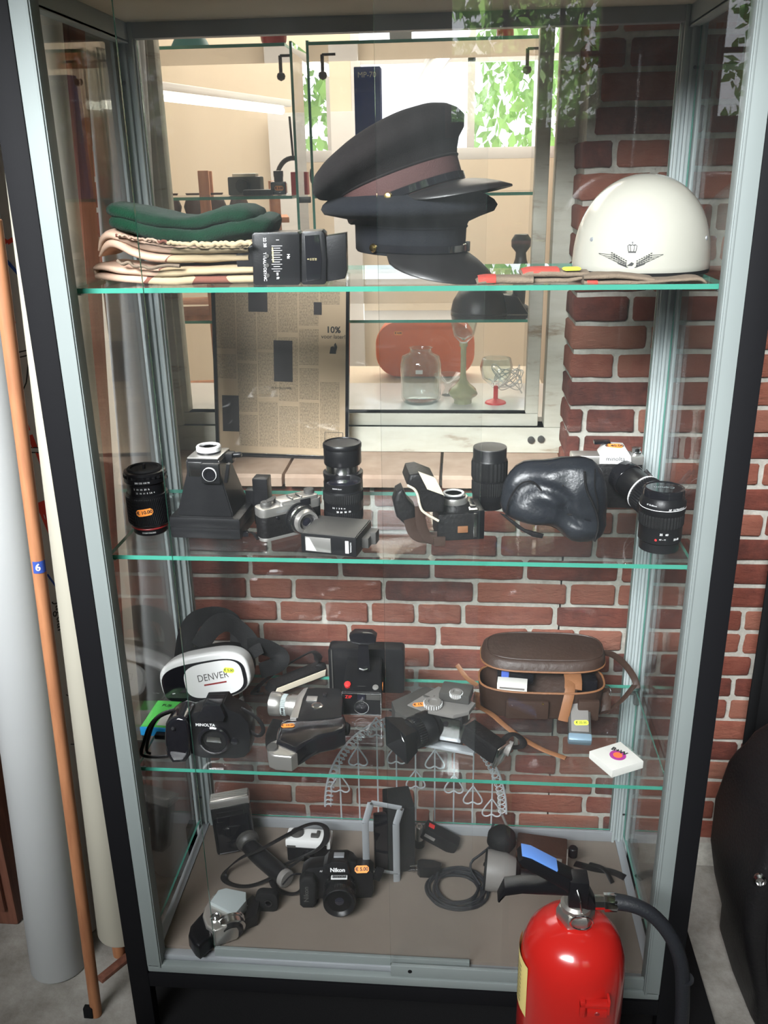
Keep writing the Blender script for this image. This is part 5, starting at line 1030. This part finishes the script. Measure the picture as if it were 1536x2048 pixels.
b = B(); b.loft([[V((x, y, z)) for x, y in ((-w, -.008), (w, -.008), (w, .006), (-w, .006))] for w, z in ((.013, .082), (.011, .124), (.0085, .155))]); b.prism([(-.028, .160), (-.026, .148), (-.012, .142), (.012, .142), (.026, .148), (.028, .160), (.018, .168), (-.018, .168)], -.018, .004, .004); 
for v in b.bm.verts: v.co.y += -.045+(.15-v.co.z)*-.10
b.fin('handle', 'black_gloss', t); b = B(); b.tube([(-.008, -.062, .088), (.0, -.064, .086), (.008, -.062, .088)], .003, 8); b.fin('handle_pin', 'chrome', t)

# grey topped film back / exposure unit, and medium format camera with grip
KL = atz(800, 1440, Z3); t = thing('slide_viewer', 'dark box camera back with grey top and orange price sticker, mid shelf', 'camera part', KL, 0); hz = Z3+.060
q = lambda pts, z=hz: tz(pts, z, KL)
b = B(); b.prism(q([(783, 1402), (850, 1372), (908, 1392), (862, 1424), (842, 1444), (790, 1424)]), .0, .060, .003, 'XY'); b.fin('case', 'dark_grey', t)
b = B(); b.prism(q([(815, 1412), (877, 1375), (911, 1392), (856, 1428)]), .060, .0635, .0008, 'XY'); tag(b.fin('top_plate', 'grey_plastic', t), 'grey top plate')
c = q([(841, 1409)], hz+.004)[0]; sticker(t, (c[0], c[1], .0640), (-90, 0, 12), '€ 15.00', w=.030, h=.013); c = q([(853, 1397)], hz)[0]; b = B(); b.box((c[0], c[1], .065), (.014, .003, .003), .001, (0, 0, -25)); b.fin('slot_lever', 'dark_grey', t)
b = B(); b.box((*q([(800, 1428)], Z3+.03)[0], .03), (.05, .003, .001), 0, (0, 0, -28)); b.fin('seam_line', 'black_gloss', t)
CL = V((.585, .150, Z3)); t = thing('medium_format_camera', 'chrome and black medium format camera with square lens hood and side grip', 'camera', CL, 0)
b = B(); b.X = Euler((0, 0, R(-12))).to_matrix().to_4x4(); b.box((.0, .03, .035), (.070, .060, .070), .003); b.fin('body', 'black_leather', t)
b = B(); b.X = Euler((0, 0, R(-12))).to_matrix().to_4x4(); b.box((.012, -.002, .038), (.040, .006, .050), .002); b.fin('front_plate', 'chrome', t)
b = B(); b.X = Euler((0, 0, R(-12))).to_matrix().to_4x4(); b.lathe([(0, 0), (.0055, 0), (.005, .004), (0, .005)], (.004, -.004, .052), (0, -1, 0), 20); b.fin('release_button', 'black_gloss', t)
b = B(); b.X = Euler((0, 0, R(-12))).to_matrix().to_4x4(); b.prism([(-.030, -.008), (.020, -.012), (.046, .008), (.052, .040), (.0, .062), (-.030, .05)], .070, .078, .001, 'XY'); b.fin('finder_plate', 'grey_plastic', t)
b = B(); b.X = Euler((0, 0, R(-12))).to_matrix().to_4x4(); b.box((.012, .050, .088), (.060, .045, .020), .004); b.fin('prism_finder', 'dark_grey', t)
def wheel(c, r, nm):
    b = B(); b.lathe([(0, 0), (r, 0), (r, .010), (r*.9, .012), (r*.55, .012), (r*.5, .009), (0, .009)], c, n=40); b.fin(nm, 'grey_plastic', t)
    b = B(); [b.box(V(c)+V((r*cos(a)*1.01, r*sin(a)*1.01, .006)), (.0014, .0022, .007), 0, (0, 0, math.degrees(a)+90)) for a in [2*pi*i/22 for i in range(22)]]; b.fin('knurl', 'print_white', t)
wheel((-.022, .012, .078), .017, 'advance_dial'); wheel((.022, .030, .090), .012, 'speed_dial')
axl = V((-.80, -.60, -.03)); c0 = V((-.028, .008, .036))
b = B(); b.lathe([(.032, 0), (.032, .020), (.029, .024), (.029, .045)], c0, axl, 40); ribbed(b, .0305, .024, .040, 40, .0008, c=c0, ax=axl); b.lathe([(.028, .044), (.026, .052), (.020, .05), (0, .047)], c0, axl, 40); b.fin('lens_barrel', 'black_plastic', t)
b = B(); qh = V((0, -1, 0)).rotation_difference(axl.normalized()).to_matrix().to_4x4(); b.X = Matrix.Translation(c0) @ qh
fr = lambda w, y: [V((x, y, z)) for x, z in ((-w, -w*.9), (w, -w*.9), (w, w*.9), (-w, w*.9))]
b.loft([fr(.026, -.046), fr(.036, -.078), fr(.034, -.078), fr(.024, -.050)], False, False); b.fin('lens_hood', 'black_plastic', t)
b = B(); glass_front(b, .022, .049, c0, axl); b.fin('front_glass', 'lens_glass', t); B().lathe([(.024, .0505), (.025, .052), (.026, .0505)], c0, axl, 40).fin('filter_ring', 'chrome', t)
g0 = V((.040, .005, .035)); gx = V((.74, -.55, -.22)).normalized()
b = B(); b.X = Matrix.Translation(g0) @ V((1, 0, 0)).rotation_difference(gx).to_matrix().to_4x4(); b.box((.040, 0, .0), (.086, .036, .040), .007); b.fin('side_grip', 'black_leather', t)
b = B(); b.X = Matrix.Translation(g0) @ V((1, 0, 0)).rotation_difference(gx).to_matrix().to_4x4(); b.box((.086, 0, -.002), (.006, .038, .044), .003); b.box((.004, -.0, .0), (.008, .040, .044), .003); b.fin('grip_trim', 'chrome', t)
b = B(); b.X = Matrix.Translation(g0) @ V((1, 0, 0)).rotation_difference(gx).to_matrix().to_4x4(); b.lathe([(.014, 0), (.015, .008), (0, .010)], (.084, .022, .004), (1, .3, 0), 24); b.fin('grip_dial', 'grey_plastic', t)
b = B(); b.band([(.110, .0, .012), (.130, .02, .020), (.150, .012, .012), (.152, -.006, .008), (.135, -.010, .006), (.115, -.008, .008)], .014, .003, (0, 0, 1)); b.fin('grip_strap', 'black_leather', t)
b = B(); b.box((.010, -.012, .004), (.10, .02, .006), .001, (0, 0, -14)); b.fin('base_rail', 'aluminium_dull', t)

# brown leather gadget bag with its lid raised
BL = V((.778, .288, Z3)); t = thing('leather_bag', 'open brown leather gadget bag holding lens and boxes, straps hanging down', 'bag', BL, 0)
def sq(w, d, z, n=40, p=3.2, dy=0., dx=0., sl=0.): return [V((dx+math.copysign(abs(cos(a))**(2/p), cos(a))*w/2, dy+math.copysign(abs(sin(a))**(2/p), sin(a))*d/2, z+sl*sin(a))) for a in [2*pi*i/n for i in range(n)]]
b = B(); b.loft([sq(.232, .080, .002), sq(.240, .086, .008), sq(.246, .092, .040), sq(.252, .104, .070, sl=.004), sq(.246, .098, .071, sl=.004), sq(.236, .084, .03), sq(.22, .07, .008)], True, False); b.jitter(.002, 25, 2); b.fin('bag_body', 'brown_leather', t)
b = B(); b.loft([sq(.236, .084, .0102), sq(.01, .01, .0105)], False, True); b.fin('lining', 'bag_inside', t)
b = B(); b.tube(sq(.250, .102, .071, sl=.004), .0022, 6, True, smooth=0); tag(b.fin('rim_piping', 'tan_leather', t), 'worn tan edge')
b = B(); b.X = Matrix.Translation((.006, .090, .104)) @ Euler((R(2), 0, 0)).to_matrix().to_4x4()
b.loft([sq(.235, .108, .008, dy=-.030, dx=.004), sq(.243, .116, .006, dy=-.030, dx=.004), sq(.250, .126, .001, dy=-.030, dx=.002), sq(.254, .132, -.012, dy=-.032), sq(.248, .126, -.012, dy=-.032), sq(.24, .12, .000, dy=-.030)]); b.jitter(.0018, 22, 6); b.fin('lid', 'brown_leather', t)
b = B(); b.X = Matrix.Translation((.006, .090, .104)) @ Euler((R(2), 0, 0)).to_matrix().to_4x4(); b.tube(sq(.253, .131, -.012, dy=-.032), .0022, 6, True, smooth=0); tag(b.fin('lid_piping', 'tan_leather', t), 'worn tan edge'); b = B(); b.X = Matrix.Translation((.006, .090, .104)) @ Euler((R(2), 0, 0)).to_matrix().to_4x4(); b.tube(sq(.236, .109, .0085, dy=-.030, dx=.004), .0018, 6, True, smooth=0); b.fin('lid_seam', 'brown_leather', t)
b = B(); b.box((-.030, -.052, .030), (.085, .010, .042), .004, (4, 0, 0)); b.fin('front_pocket', 'brown_leather', t); B().lathe([(0, 0), (.002, 0), (.0015, .001), (0, .001)], (-.060, -.058, .042), (0, -1, 0), 12).fin('pocket_stud', 'chrome', t); B().lathe([(0, 0), (.0025, 0), (.0015, .0015), (0, .001)], (.0, -.058, .047), (0, -1, 0), 12).fin('pocket_stud', 'gold', t)
b = B(); b.box((.090, -.050, .032), (.042, .012, .046), .004, (4, 0, 0)); b.fin('front_pocket', 'brown_leather', t)
b = B(); b.band([(.055, .01, .082), (.055, -.03, .080), (.052, -.050, .068), (.046, -.060, .045), (.040, -.066, .015)], .020, .003, (0, -1, .2)); b.band([(.062, .012, .085), (.062, -.02, .082), (.060, -.038, .070)], .034, .004, (0, -.6, 1)); tag(b.fin('closing_strap', 'tan_leather', t), 'tan closing strap')
b = B(); b.band([(-.128, -.01, .040), (-.132, -.02, .015), (-.10, -.055, .020), (-.075, -.085, .012), (-.045, -.115, .006), (-.005, -.150, .004), (.035, -.172, .004)], .013, .003, (0, 0, 1)); b.band([(-.128, .0, .05), (-.15, .0, .065), (-.17, .015, .088)], .010, .002, (0, 1, 0)); tag(b.fin('shoulder_strap', 'tan_leather', t), 'tan shoulder strap')
b = B(); b.band([(.115, .05, .105), (.145, .06, .100), (.175, .065, .075), (.200, .065, .040), (.205, .055, .020)], .014, .003, (0, 1, 0)); b.band([(.200, .06, .025), (.17, .02, .012), (.14, -.01, .008), (.115, -.03, .01)], .014, .003, (0, .5, 1)); b.fin('shoulder_strap', 'brown_leather', t)
b = B(); b.tube([V((.130+.010*cos(a), -.005, .048+.012*sin(a))) for a in [2*pi*i/14 for i in range(14)]], .0015, 6, True); b.fin('strap_ring', 'chrome', t); b = B(); b.band([(.127, -.004, .045), (.134, -.010, .02), (.130, -.018, .004)], .018, .004, (0, 1, 0)); b.fin('side_tab', 'brown_leather', t)
t = thing('film_carton', 'small white carton lying in the open brown leather bag', 'box', BL+V((-.058, -.012, .060)), -6, rot=None); b = B(); b.box((0, 0, 0), (.060, .026, .020), .001); b.fin('carton', 'white_card', t); b = B(); b.box((.0, -.0132, .0), (.050, .0006, .004)); b.fin('print_stripe', 'grey_plastic', t)
t = thing('camera_lens', 'dark blue-black lens lying in the brown bag behind the white carton', 'camera lens', BL+V((-.088, .020, .066))); b = B(); b.lathe([(.014, 0), (.018, .004), (.018, .030), (.016, .034), (.016, .070), (.013, .074)], ax=(1, 0, -.05), n=32); b.fin('barrel', 'black_gloss', t); b = B(); b.lathe([(.0185, .008), (.0188, .022), (.0185, .023)], ax=(1, 0, -.05), n=32); b.fin('grip_ring', 'map_blue', t)
o = B().box((0, 0, 0), (.040, .035, .045), .003).fin('filter_case', 'black_gloss'); o.location = BL+V((.092, .008, .050)); tag(o, 'small glossy dark case in the bag right of its tan strap', 'case')
# exposure meter hanging before the bag
a_ = atz(1138, 1478, Z3); t = thing('light_meter', 'grey handheld light meter with yellow price sticker leaning on the bag', 'light meter', a_, rot=(-58, 0, -3))
b = B(); b.box((.0215, .011, .040), (.044, .022, .080), .004); b.fin('body', 'dark_grey', t); b = B(); b.box((.0215, -.001, .047), (.034, .003, .062), .001); b.fin('face_plate', 'grey_plastic', t)
b = B(); b.box((.0215, .011, .006), (.046, .025, .016), .005); mat('steel_blue', (.22, .32, .40), .3, .3); tag(b.fin('end_cap', 'steel_blue', t), 'blue-grey end cap'); sticker(t, (.024, -.0028, .034), (0, -4, 0), '€ 25.00', 'yellow_tag', .028, .010)
b = B(); b.box((-.004, .01, .060), (.014, .02, .026), .005); b.fin('side_knob', 'steel_blue', t)
# filter box
P = [atz(u, v, Z3+.016) for u, v in ((1179, 1502), (1225, 1541), (1287, 1522), (1241, 1483))]
t = thing('filter_box', 'small white square filter box with violet and orange circle logo', 'box', (P[0]+P[1]+P[2]+P[3])/4-V((0, 0, .016)), yawof(P[1], P[2])); 
b = B(); iv = t.location; Rz = Matrix.Rotation(-t.rotation_euler[2], 2); pp = [(Rz @ V((p.x-iv.x, p.y-iv.y))) for p in P]; b.prism([(p.x, p.y) for p in pp], .0, .016, .001, 'XY'); b.fin('carton', 'white_card', t)
mat('violet', (.35, .03, .25), .5); mat('logo_orange', (.80, .16, .05), .5)
B().lathe([(.0150, 0), (.0150, .0004), (0, .0004)], (.003, .000, .0161), n=40).fin('logo_disc', 'violet', t); B().lathe([(.0085, 0), (.0085, .0004), (0, .0004)], (.003, .000, .0166), n=40).fin('logo_centre', 'logo_orange', t)
text(t, 'B+W', .014, (.012, .008, .0174), (0, 0, -65), m='ink', bold=.0006); text(t, 'SKYLIGHT 1,1x', .005, (-.0310, .0, .009), (90, 0, -90), m='dark_grey')
b = B(); b.box((.038, .004, .012), (.012, .045, .001), .0003, (0, -20, 0)); b.fin('clear_lid', 'vessel_glass', t)

# ---- cabinet floor ----
# hammerhead flash
a_ = atz(470, 1712, Z0); t = thing('hammerhead_flash', 'large black hammerhead flash with ribbed silver reflector, at the back left corner', 'camera flash', a_+V((0, .02, 0)), rot=(0, 0, 14))
b = B(); b.X = Euler((R(-14), R(-4), 0)).to_matrix().to_4x4(); b.box((0, .0, .060), (.088, .040, .112), .006); b.fin('head', 'black_plastic', t)
b = B(); b.X = Euler((R(-14), R(-4), 0)).to_matrix().to_4x4(); b.box((0, .006, .122), (.090, .046, .018), .003); [b.box((0, -.010+i*.008, .1325), (.084, .0025, .003), .0005) for i in range(5)]; b.fin('reflector', 'satin_silver', t)
b = B(); b.X = Euler((R(-14), R(-4), 0)).to_matrix().to_4x4(); ring(b, -.032, .030, .082, .104, .001, .001, -.0215, -.0195, 0); b.box((0, -.0205, .05), (.076, .002, .086), .003); b.fin('back_panel', 'black_gloss', t)
B().lathe([(.026, 0), (.026, .01), (.020, .014), (.018, .02)], (.025, -.022, .045), (.3, -1, -.1), 32).fin('tilt_joint', 'dark_grey', t)
b = B(); b.tube([(.025, -.03, .040), (.050, -.065, .032), (.085, -.11, .026), (.105, -.135, .024)], [.018, .020, .020, .019], 20, smooth=1); b.fin('handle', 'black_plastic', t); B().lathe([(.0195, 0), (.0205, .010), (.018, .013), (0, .013)], (.100, -.130, .024), (.6, -.75, 0), 28).fin('handle_end', 'grey_plastic', t)
# nikon strap & camera
NL = V((.362, .175, Z0)); t = thing('slr_camera', 'black single lens reflex camera with orange price sticker and long black strap', 'camera', NL, rot=(-12, 0, 4))
np_ = lambda pts: tr(pts, .145, NL)
b = B(); b.prism([(-.078, .012), (-.073, .004), (-.050, .002), (-.040, .010), (.040, .010), (.070, .012), (.076, .022), (.076, .068), (.066, .078), (.040, .080), (.032, .092), (.020, .098), (-.018, .098), (-.030, .084), (-.062, .080), (-.076, .070)], -.012, .034, .004); b.fin('body', 'black_plastic', t)
b = B(); b.prism([(-.079, .010), (-.072, .003), (-.052, .003), (-.044, .012), (-.042, .060), (-.050, .072), (-.068, .074), (-.079, .064)], -.036, -.005, .008, seg=3); b.fin('grip', 'black_matte', t)
b = B(); b.prism([(-.026, .076), (.028, .076), (.022, .100), (.012, .104), (-.010, .104), (-.020, .098)], -.028, .02, .003); b.fin('prism_hump', 'black_plastic', t); b = B(); b.box((.004, -.004, .106), (.022, .018, .003), .0008); b.fin('accessory_shoe', 'aluminium_dull', t)
text(t, 'Nikon', .0125, (.002, -.0290, .086), (90, 0, 0), bold=.0004); text(t, 'Nikon', .014, (-.0640, -.0365, .036), (90, -90, 0), m='dark_grey', bold=.0003); text(t, 'AF', .006, (-.034, -.0128, .074))
sticker(t, (.052, -.014, .079), (-35, 0, 3), '€ 5.00', w=.030, h=.015)
c0 = V((.006, -.010, .044)); axn = V((.02, -.95, -.10))
b = B(); b.lathe([(.031, 0), (.031, .010), (.0325, .012)], c0, axn, 44); ribbed(b, .0335, .012, .022, 44, .0006, c=c0, ax=axn); b.lathe([(.0325, .022), (.0325, .042), (.0335, .044), (.0335, .050)], c0, axn, 44); ribbed(b, .0338, .044, .056, 60, .0005, c=c0, ax=axn); b.lathe([(.0335, .056), (.0330, .062), (.031, .063), (.024, .055), (.017, .053)], c0, axn, 44); b.fin('lens', 'black_plastic', t)
b = B(); b.box(c0+V((.0, -.030, .0325)), (.034, .014, .002), .0006); b.fin('distance_window', 'print_white', t); b = B(); b.box(c0+V((.0, -.030, .0335)), (.028, .009, .0012), 0); b.fin('window_glass', 'black_gloss', t)
b = B(); glass_front(b, .0175, .0535, c0, axn); b.fin('front_glass', 'lens_glass', t)
b = B(); b.box((.086, .0, .060), (.018, .006, .028), .002, (0, 25, 12)); b.fin('strap_lug_cover', 'black_plastic', t)
def P0(u, v, h=.004): 
    q = atz(u, v, Z0+h); return q
Mi = (Matrix.Translation(NL) @ t.rotation_euler.to_matrix().to_4x4()).inverted()
def loc_path(L_): return [Mi @ P0(u, v, h) for u, v, h in L_]
bU = (0, 0, 1)
b = B(); b.band(loc_path([(608, 1715, .06), (570, 1740, .03), (520, 1768, .006), (480, 1775, .005), (445, 1762, .005), (450, 1742, .012), (480, 1715, .05), (520, 1700, .06), (570, 1672, .07), (620, 1645, .075), (652, 1650, .075), (655, 1675, .07), (640, 1698, .06), (600, 1716, .045), (560, 1732, .02), (540, 1752, .006), (550, 1780, .005), (590, 1792, .01), (610, 1770, .03)]), .014, .003, bU, smooth=3); b.fin('neck_strap', 'black_leather', t)
b = B(); b.tube([V((-.075, .0, .06)), V((-.10, .02, .05)), V((-.12, .01, .03))], .002, 6); b.fin('strap_ring', 'black_gloss', t)
# white topped pocket camera
a_, c_ = atz(573, 1722, Z0), atz(662, 1728, Z0); t = thing('pocket_camera', 'small white topped black pocket camera standing behind the strapped camera', 'camera', a_, yawof(a_, c_)); w = .103
b = B(); b.box((w/2, .018, .022), (w-.004, .034, .044), .004); b.fin('body', 'black_plastic', t); b = B(); b.box((w/2, .018, .052), (w, .042, .022), .005); b.fin('top_housing', 'white_paint', t)
b = B(); b.box((w-.016, -.003, .047), (.016, .003, .012), .001); b.fin('viewfinder', 'black_gloss', t); b = B(); b.box((.014, -.0035, .045), (.020, .002, .006), .0005); b.fin('badge', 'dark_grey', t)
b = B(); b.lathe([(0, 0), (.016, 0), (.014, .006), (.006, .009), (0, .009)], (.024, .020, .062), n=28); b.fin('flash_dome', 'dark_grey', t); b = B(); b.box((.066, .012, .066), (.018, .008, .008), .001); b.box((.072, .018, .068), (.006, .014, .005), .001); b.fin('lever', 'dark_grey', t)
b = B(); b.lathe([(.013, 0), (.013, .012), (.010, .013), (.007, .006), (0, .006)], (w/2, 0, .022), (0, -1, 0), 28); b.fin('lens', 'black_gloss', t)
# silver camera lying on its face side, grip and finder parts
SL = atz(440, 1860, Z0); t = thing('tilted_silver_camera', 'silver camera with black hand grip lying tipped over at the front left', 'camera', SL, rot=(0, 0, 0)); hs = Z0+.050
q = lambda pts, z=hs: tz(pts, z, SL)
b = B(); b.prism(q([(405, 1830), (408, 1815), (424, 1790), (440, 1780), (474, 1812), (488, 1828), (470, 1848), (430, 1862), (412, 1852)], Z0+.048), .006, .048, .005, 'XY', 3); b.fin('body', 'satin_silver', t)
b = B(); b.prism(q([(420, 1802), (436, 1778), (452, 1774), (492, 1782), (492, 1800), (470, 1826)], Z0+.058), .02, .056, .003, 'XY'); b.fin('finder_housing', 'aluminium', t)
b = B(); b.prism(q([(376, 1868), (380, 1850), (408, 1818), (424, 1850), (424, 1870), (398, 1893), (388, 1886)], Z0+.04), .002, .040, .009, 'XY', 3); b.fin('grip', 'black_plastic', t)
c = q([(431, 1834)], Z0+.050)[0]; b = B(); b.lathe([(.011, 0), (.011, .004), (.009, .005), (.009, .003), (.004, .003), (.004, .007), (0, .007)], (c[0], c[1], .047), n=30); b.fin('release_dial', 'chrome', t)
c = q([(458, 1852)], Z0+.03)[0]; axs = V((.35, -.85, -.25)); c3 = V((c[0], c[1]+.01, .032))
b = B(); b.lathe([(.030, 0), (.030, .004), (.028, .005), (.028, .010), (.029, .011), (.029, .016), (.026, .018)], c3, axs, 44); b.fin('lens_mount', 'chrome', t); b = B(); b.lathe([(.024, .016), (.023, .026), (.020, .027), (.014, .022), (0, .021)], c3, axs, 40); b.fin('lens', 'black_plastic', t)
b = B(); b.prism(q([(478, 1815), (505, 1790), (520, 1800), (514, 1830), (488, 1840)], Z0+.03), .002, .032, .003, 'XY'); b.fin('film_door', 'black_plastic', t); text(t, '1000', .004, (*q([(492, 1812)], Z0+.033)[0], .0326), (0, 0, 40))
t = thing('eyepiece_cup', 'black rounded rubber eyepiece block lying between the two cameras', 'camera part', atz(536, 1820, Z0)); b = B(); b.prism(rrect(.048, .050, .016, 6, 0, .027), -.008, .010, .004); b.fin('block', 'black_matte', t); b = B(); b.lathe([(.009, 0), (.009, .002), (.006, .002), (.005, 0), (0, 0)], (.004, -.009, .028), (0, -1, 0), 24); b.fin('eyepiece', 'black_gloss', t)
# tall folding frame: black box with grey metal arms
FB = atz(765, 1752, Z0); t = thing('bellows_unit', 'tall black box unit with grey metal frame arms standing mid cabinet floor', 'photo equipment', V((.470, .265, Z0)), 14)
b = B(); b.box((.022, .03, .088), (.060, .075, .172), .003); b.fin('box', 'black_matte', t); b = B(); b.box((-.012, .004, .085), (.052, .012, .150), .004); b.fin('front_opening', 'black_gloss', t)
b = B()
A = [(-.060, -.03, .0), (-.060, -.03, .168), (-.046, -.025, .214)]; Bp = [(.006, -.03, .0), (.006, -.03, .155), (.018, -.025, .190)]
def bar(b, p, q_, w=.015, tk=.004): b.band([V(p), V(p).lerp(V(q_), .5), V(q_)], w, tk, (0, 1, 0), smooth=0)
bar(b, A[0], A[1]); bar(b, A[1], A[2]); bar(b, Bp[0], Bp[1]); bar(b, Bp[1], Bp[2]); bar(b, A[2], Bp[2], .012); bar(b, (-.045, -.03, .040), (.012, -.03, .020), .008); b.fin('metal_frame', 'aluminium_dull', t)
for p in (A[2], Bp[2], (-.045, -.03, .040)): B().lathe([(0, 0), (.003, 0), (.002, .002), (0, .002)], V(p)+V((0, -.004, 0)), (0, -1, 0), 12).fin('rivet', 'chrome', t)
# charger, mains plug, cable
a_ = atz(832, 1712, Z0); t = thing('battery_grip', 'black handle with red mark and metal cylinder end beside the bellows box', 'camera accessory', a_+V((.0, .02, 0)), 0)
b = B(); b.X = Matrix.Translation((.020, .02, .042)) @ Euler((0, R(26), R(-8))).to_matrix().to_4x4(); b.box((.038, 0, 0), (.088, .034, .034), .006); b.fin('handle', 'black_plastic', t); b = B(); b.X = Matrix.Translation((.020, .02, .042)) @ Euler((0, R(26), R(-8))).to_matrix().to_4x4(); b.box((.008, .0, .0175), (.014, .012, .001)); tag(b.fin('red_mark', 'red', t), 'red mark'); b = B(); b.X = Matrix.Translation((.020, .02, .042)) @ Euler((0, R(26), R(-8))).to_matrix().to_4x4(); b.box((.014, -.0175, .0), (.026, .001, .008)); b.fin('name_strip', 'grey_plastic', t)
b = B(); b.lathe([(.0095, 0), (.0095, .034), (.008, .036), (.003, .037), (.004, .043), (0, .045)], (.006, .015, .018), n=28); b.fin('metal_cylinder', 'satin_silver', t); b = B(); b.lathe([(.012, 0), (.012, .016), (.010, .018)], (.006, .015, .0), n=28); b.fin('foot', 'black_plastic', t)
t = thing('mains_cable', 'coiled black mains cable with two pin plug on the cabinet floor', 'cable', V((.615, .215, Z0)), 0)
b = B(); pts = []
for i in range(150):
    a = -i/149*2*pi*7.4; rr_ = .051+.011*sin(i*.23)+.003*rnd.random(); pts.append((rr_*1.08*cos(a)+.0, rr_*.95*sin(a), .003+.006*(i/149)+.005*abs(sin(i*.2))))
b.tube(pts, .0028, 8, smooth=1); b.tube([(.052, .0, .008), (.07, .04, .02), (.08, .075, .045), (.07, .10, .07), (.08, .12, .085)], .0028, 8); b.tube([(.05, .01, .012), (.02, .05, .03), (.06, .07, .05), (.09, .10, .06)], .0028, 8); b.tube([(-.05, .005, .008), (-.04, .045, .015), (-.055, .04, .018)], .0028, 8); b.fin('cord', 'rubber', t)
b = B(); b.prism([(-.062, -.012), (-.092, -.012), (-.098, -.004), (-.098, .010), (-.09, .016), (-.062, .014), (-.045, .006), (-.045, -.002)], .0, .030, .004, 'XY')
for v in b.bm.verts: v.co += V((.010, .045, .002))
b.fin('plug', 'black_plastic', t)
for dy in (-.006, .010): b = B(); b.tube([(-.088, .046+dy, .016), (-.108, .044+dy, .016)], .0022, 8, smooth=0); b.fin('plug_pin', 'chrome', t)
b = B(); [b.lathe([(.006, 0), (.0065, .004), (.006, .008)], (.062+i*.003, .055+i*.006, .022+i*.006), (.2, .6, .5), 14) for i in range(2)]; b.fin('cable_tie', 'black_gloss', t)
t = thing('hand_lamp', 'black hand lamp with grey metal reflector cone lying beside the coiled cable', 'lamp', V((.695, .235, Z0)), -4)
cc = V((.0, .0, .044)); b = B(); b.lathe([(.042, -.018), (.043, -.010), (.041, .020), (.034, .042), (.032, .044)], cc, (1, 0, -.05), 44); b.fin('reflector', 'grey_plastic', t); b = B(); b.lathe([(.040, -.018), (.030, -.005), (0, .01)], cc, (1, 0, -.05), 44); b.lathe([(.0415, -.022), (.0425, -.018)], cc, (1, 0, -.05), 44); b.fin('front', 'black_matte', t)
b = B(); b.lathe([(.030, .042), (.022, .050), (.012, .055), (.011, .10), (.013, .12), (0, .122)], cc, (1, 0, -.05), 28); b.fin('handle', 'black_plastic', t); b = B(); b.lathe([(0, -.030), (.022, -.024), (.032, -.005), (.030, .014), (.018, .027), (0, .03)], (.012, .050, .085), n=32); b.fin('motor_housing', 'black_matte', t)
t = thing('folding_camera', 'dark brown box camera with metal trim behind the extinguisher handle', 'camera', V((.80, .300, Z0)), -8)
b = B(); b.box((0, 0, .032), (.110, .060, .064), .004); b.fin('body', 'brown_leather', t); b = B(); b.box((.01, -.0305, .050), (.070, .002, .014), .0005); b.box((.056, -.02, .034), (.003, .028, .064), .001); b.fin('metal_trim', 'satin_silver', t); b = B(); b.lathe([(.020, 0), (.020, .012), (.016, .013), (0, .008)], (-.01, -.03, .03), (0, -1, 0), 28); b.fin('lens', 'black_gloss', t)
b = B(); b.tube([(-.055, .0, .058), (-.078, .005, .095), (-.09, .01, .12)], .003, 8); b.fin('lid_stay', 'satin_silver', t); b = B(); b.lathe([(0, 0), (.010, 0), (.010, .02), (.008, .022), (0, .022)], (.068, .0, .045), n=20); b.fin('side_knob', 'black_plastic', t)
t = thing('black_strap', 'black leather strap lying at the right of the dark brown camera', 'strap', atz(1180, 1755, Z0)); b = B(); b.band([(-.03, .03, .01), (.01, .01, .015), (.05, .015, .006), (.075, .0, .004)], .020, .003); b.band([(.0, .02, .02), (.03, .0, .028), (.045, -.02, .006)], .012, .003); b.fin('strap_band', 'black_leather', t)
S.cycles.transparent_max_bounces = 48; S.cycles.max_bounces = 12
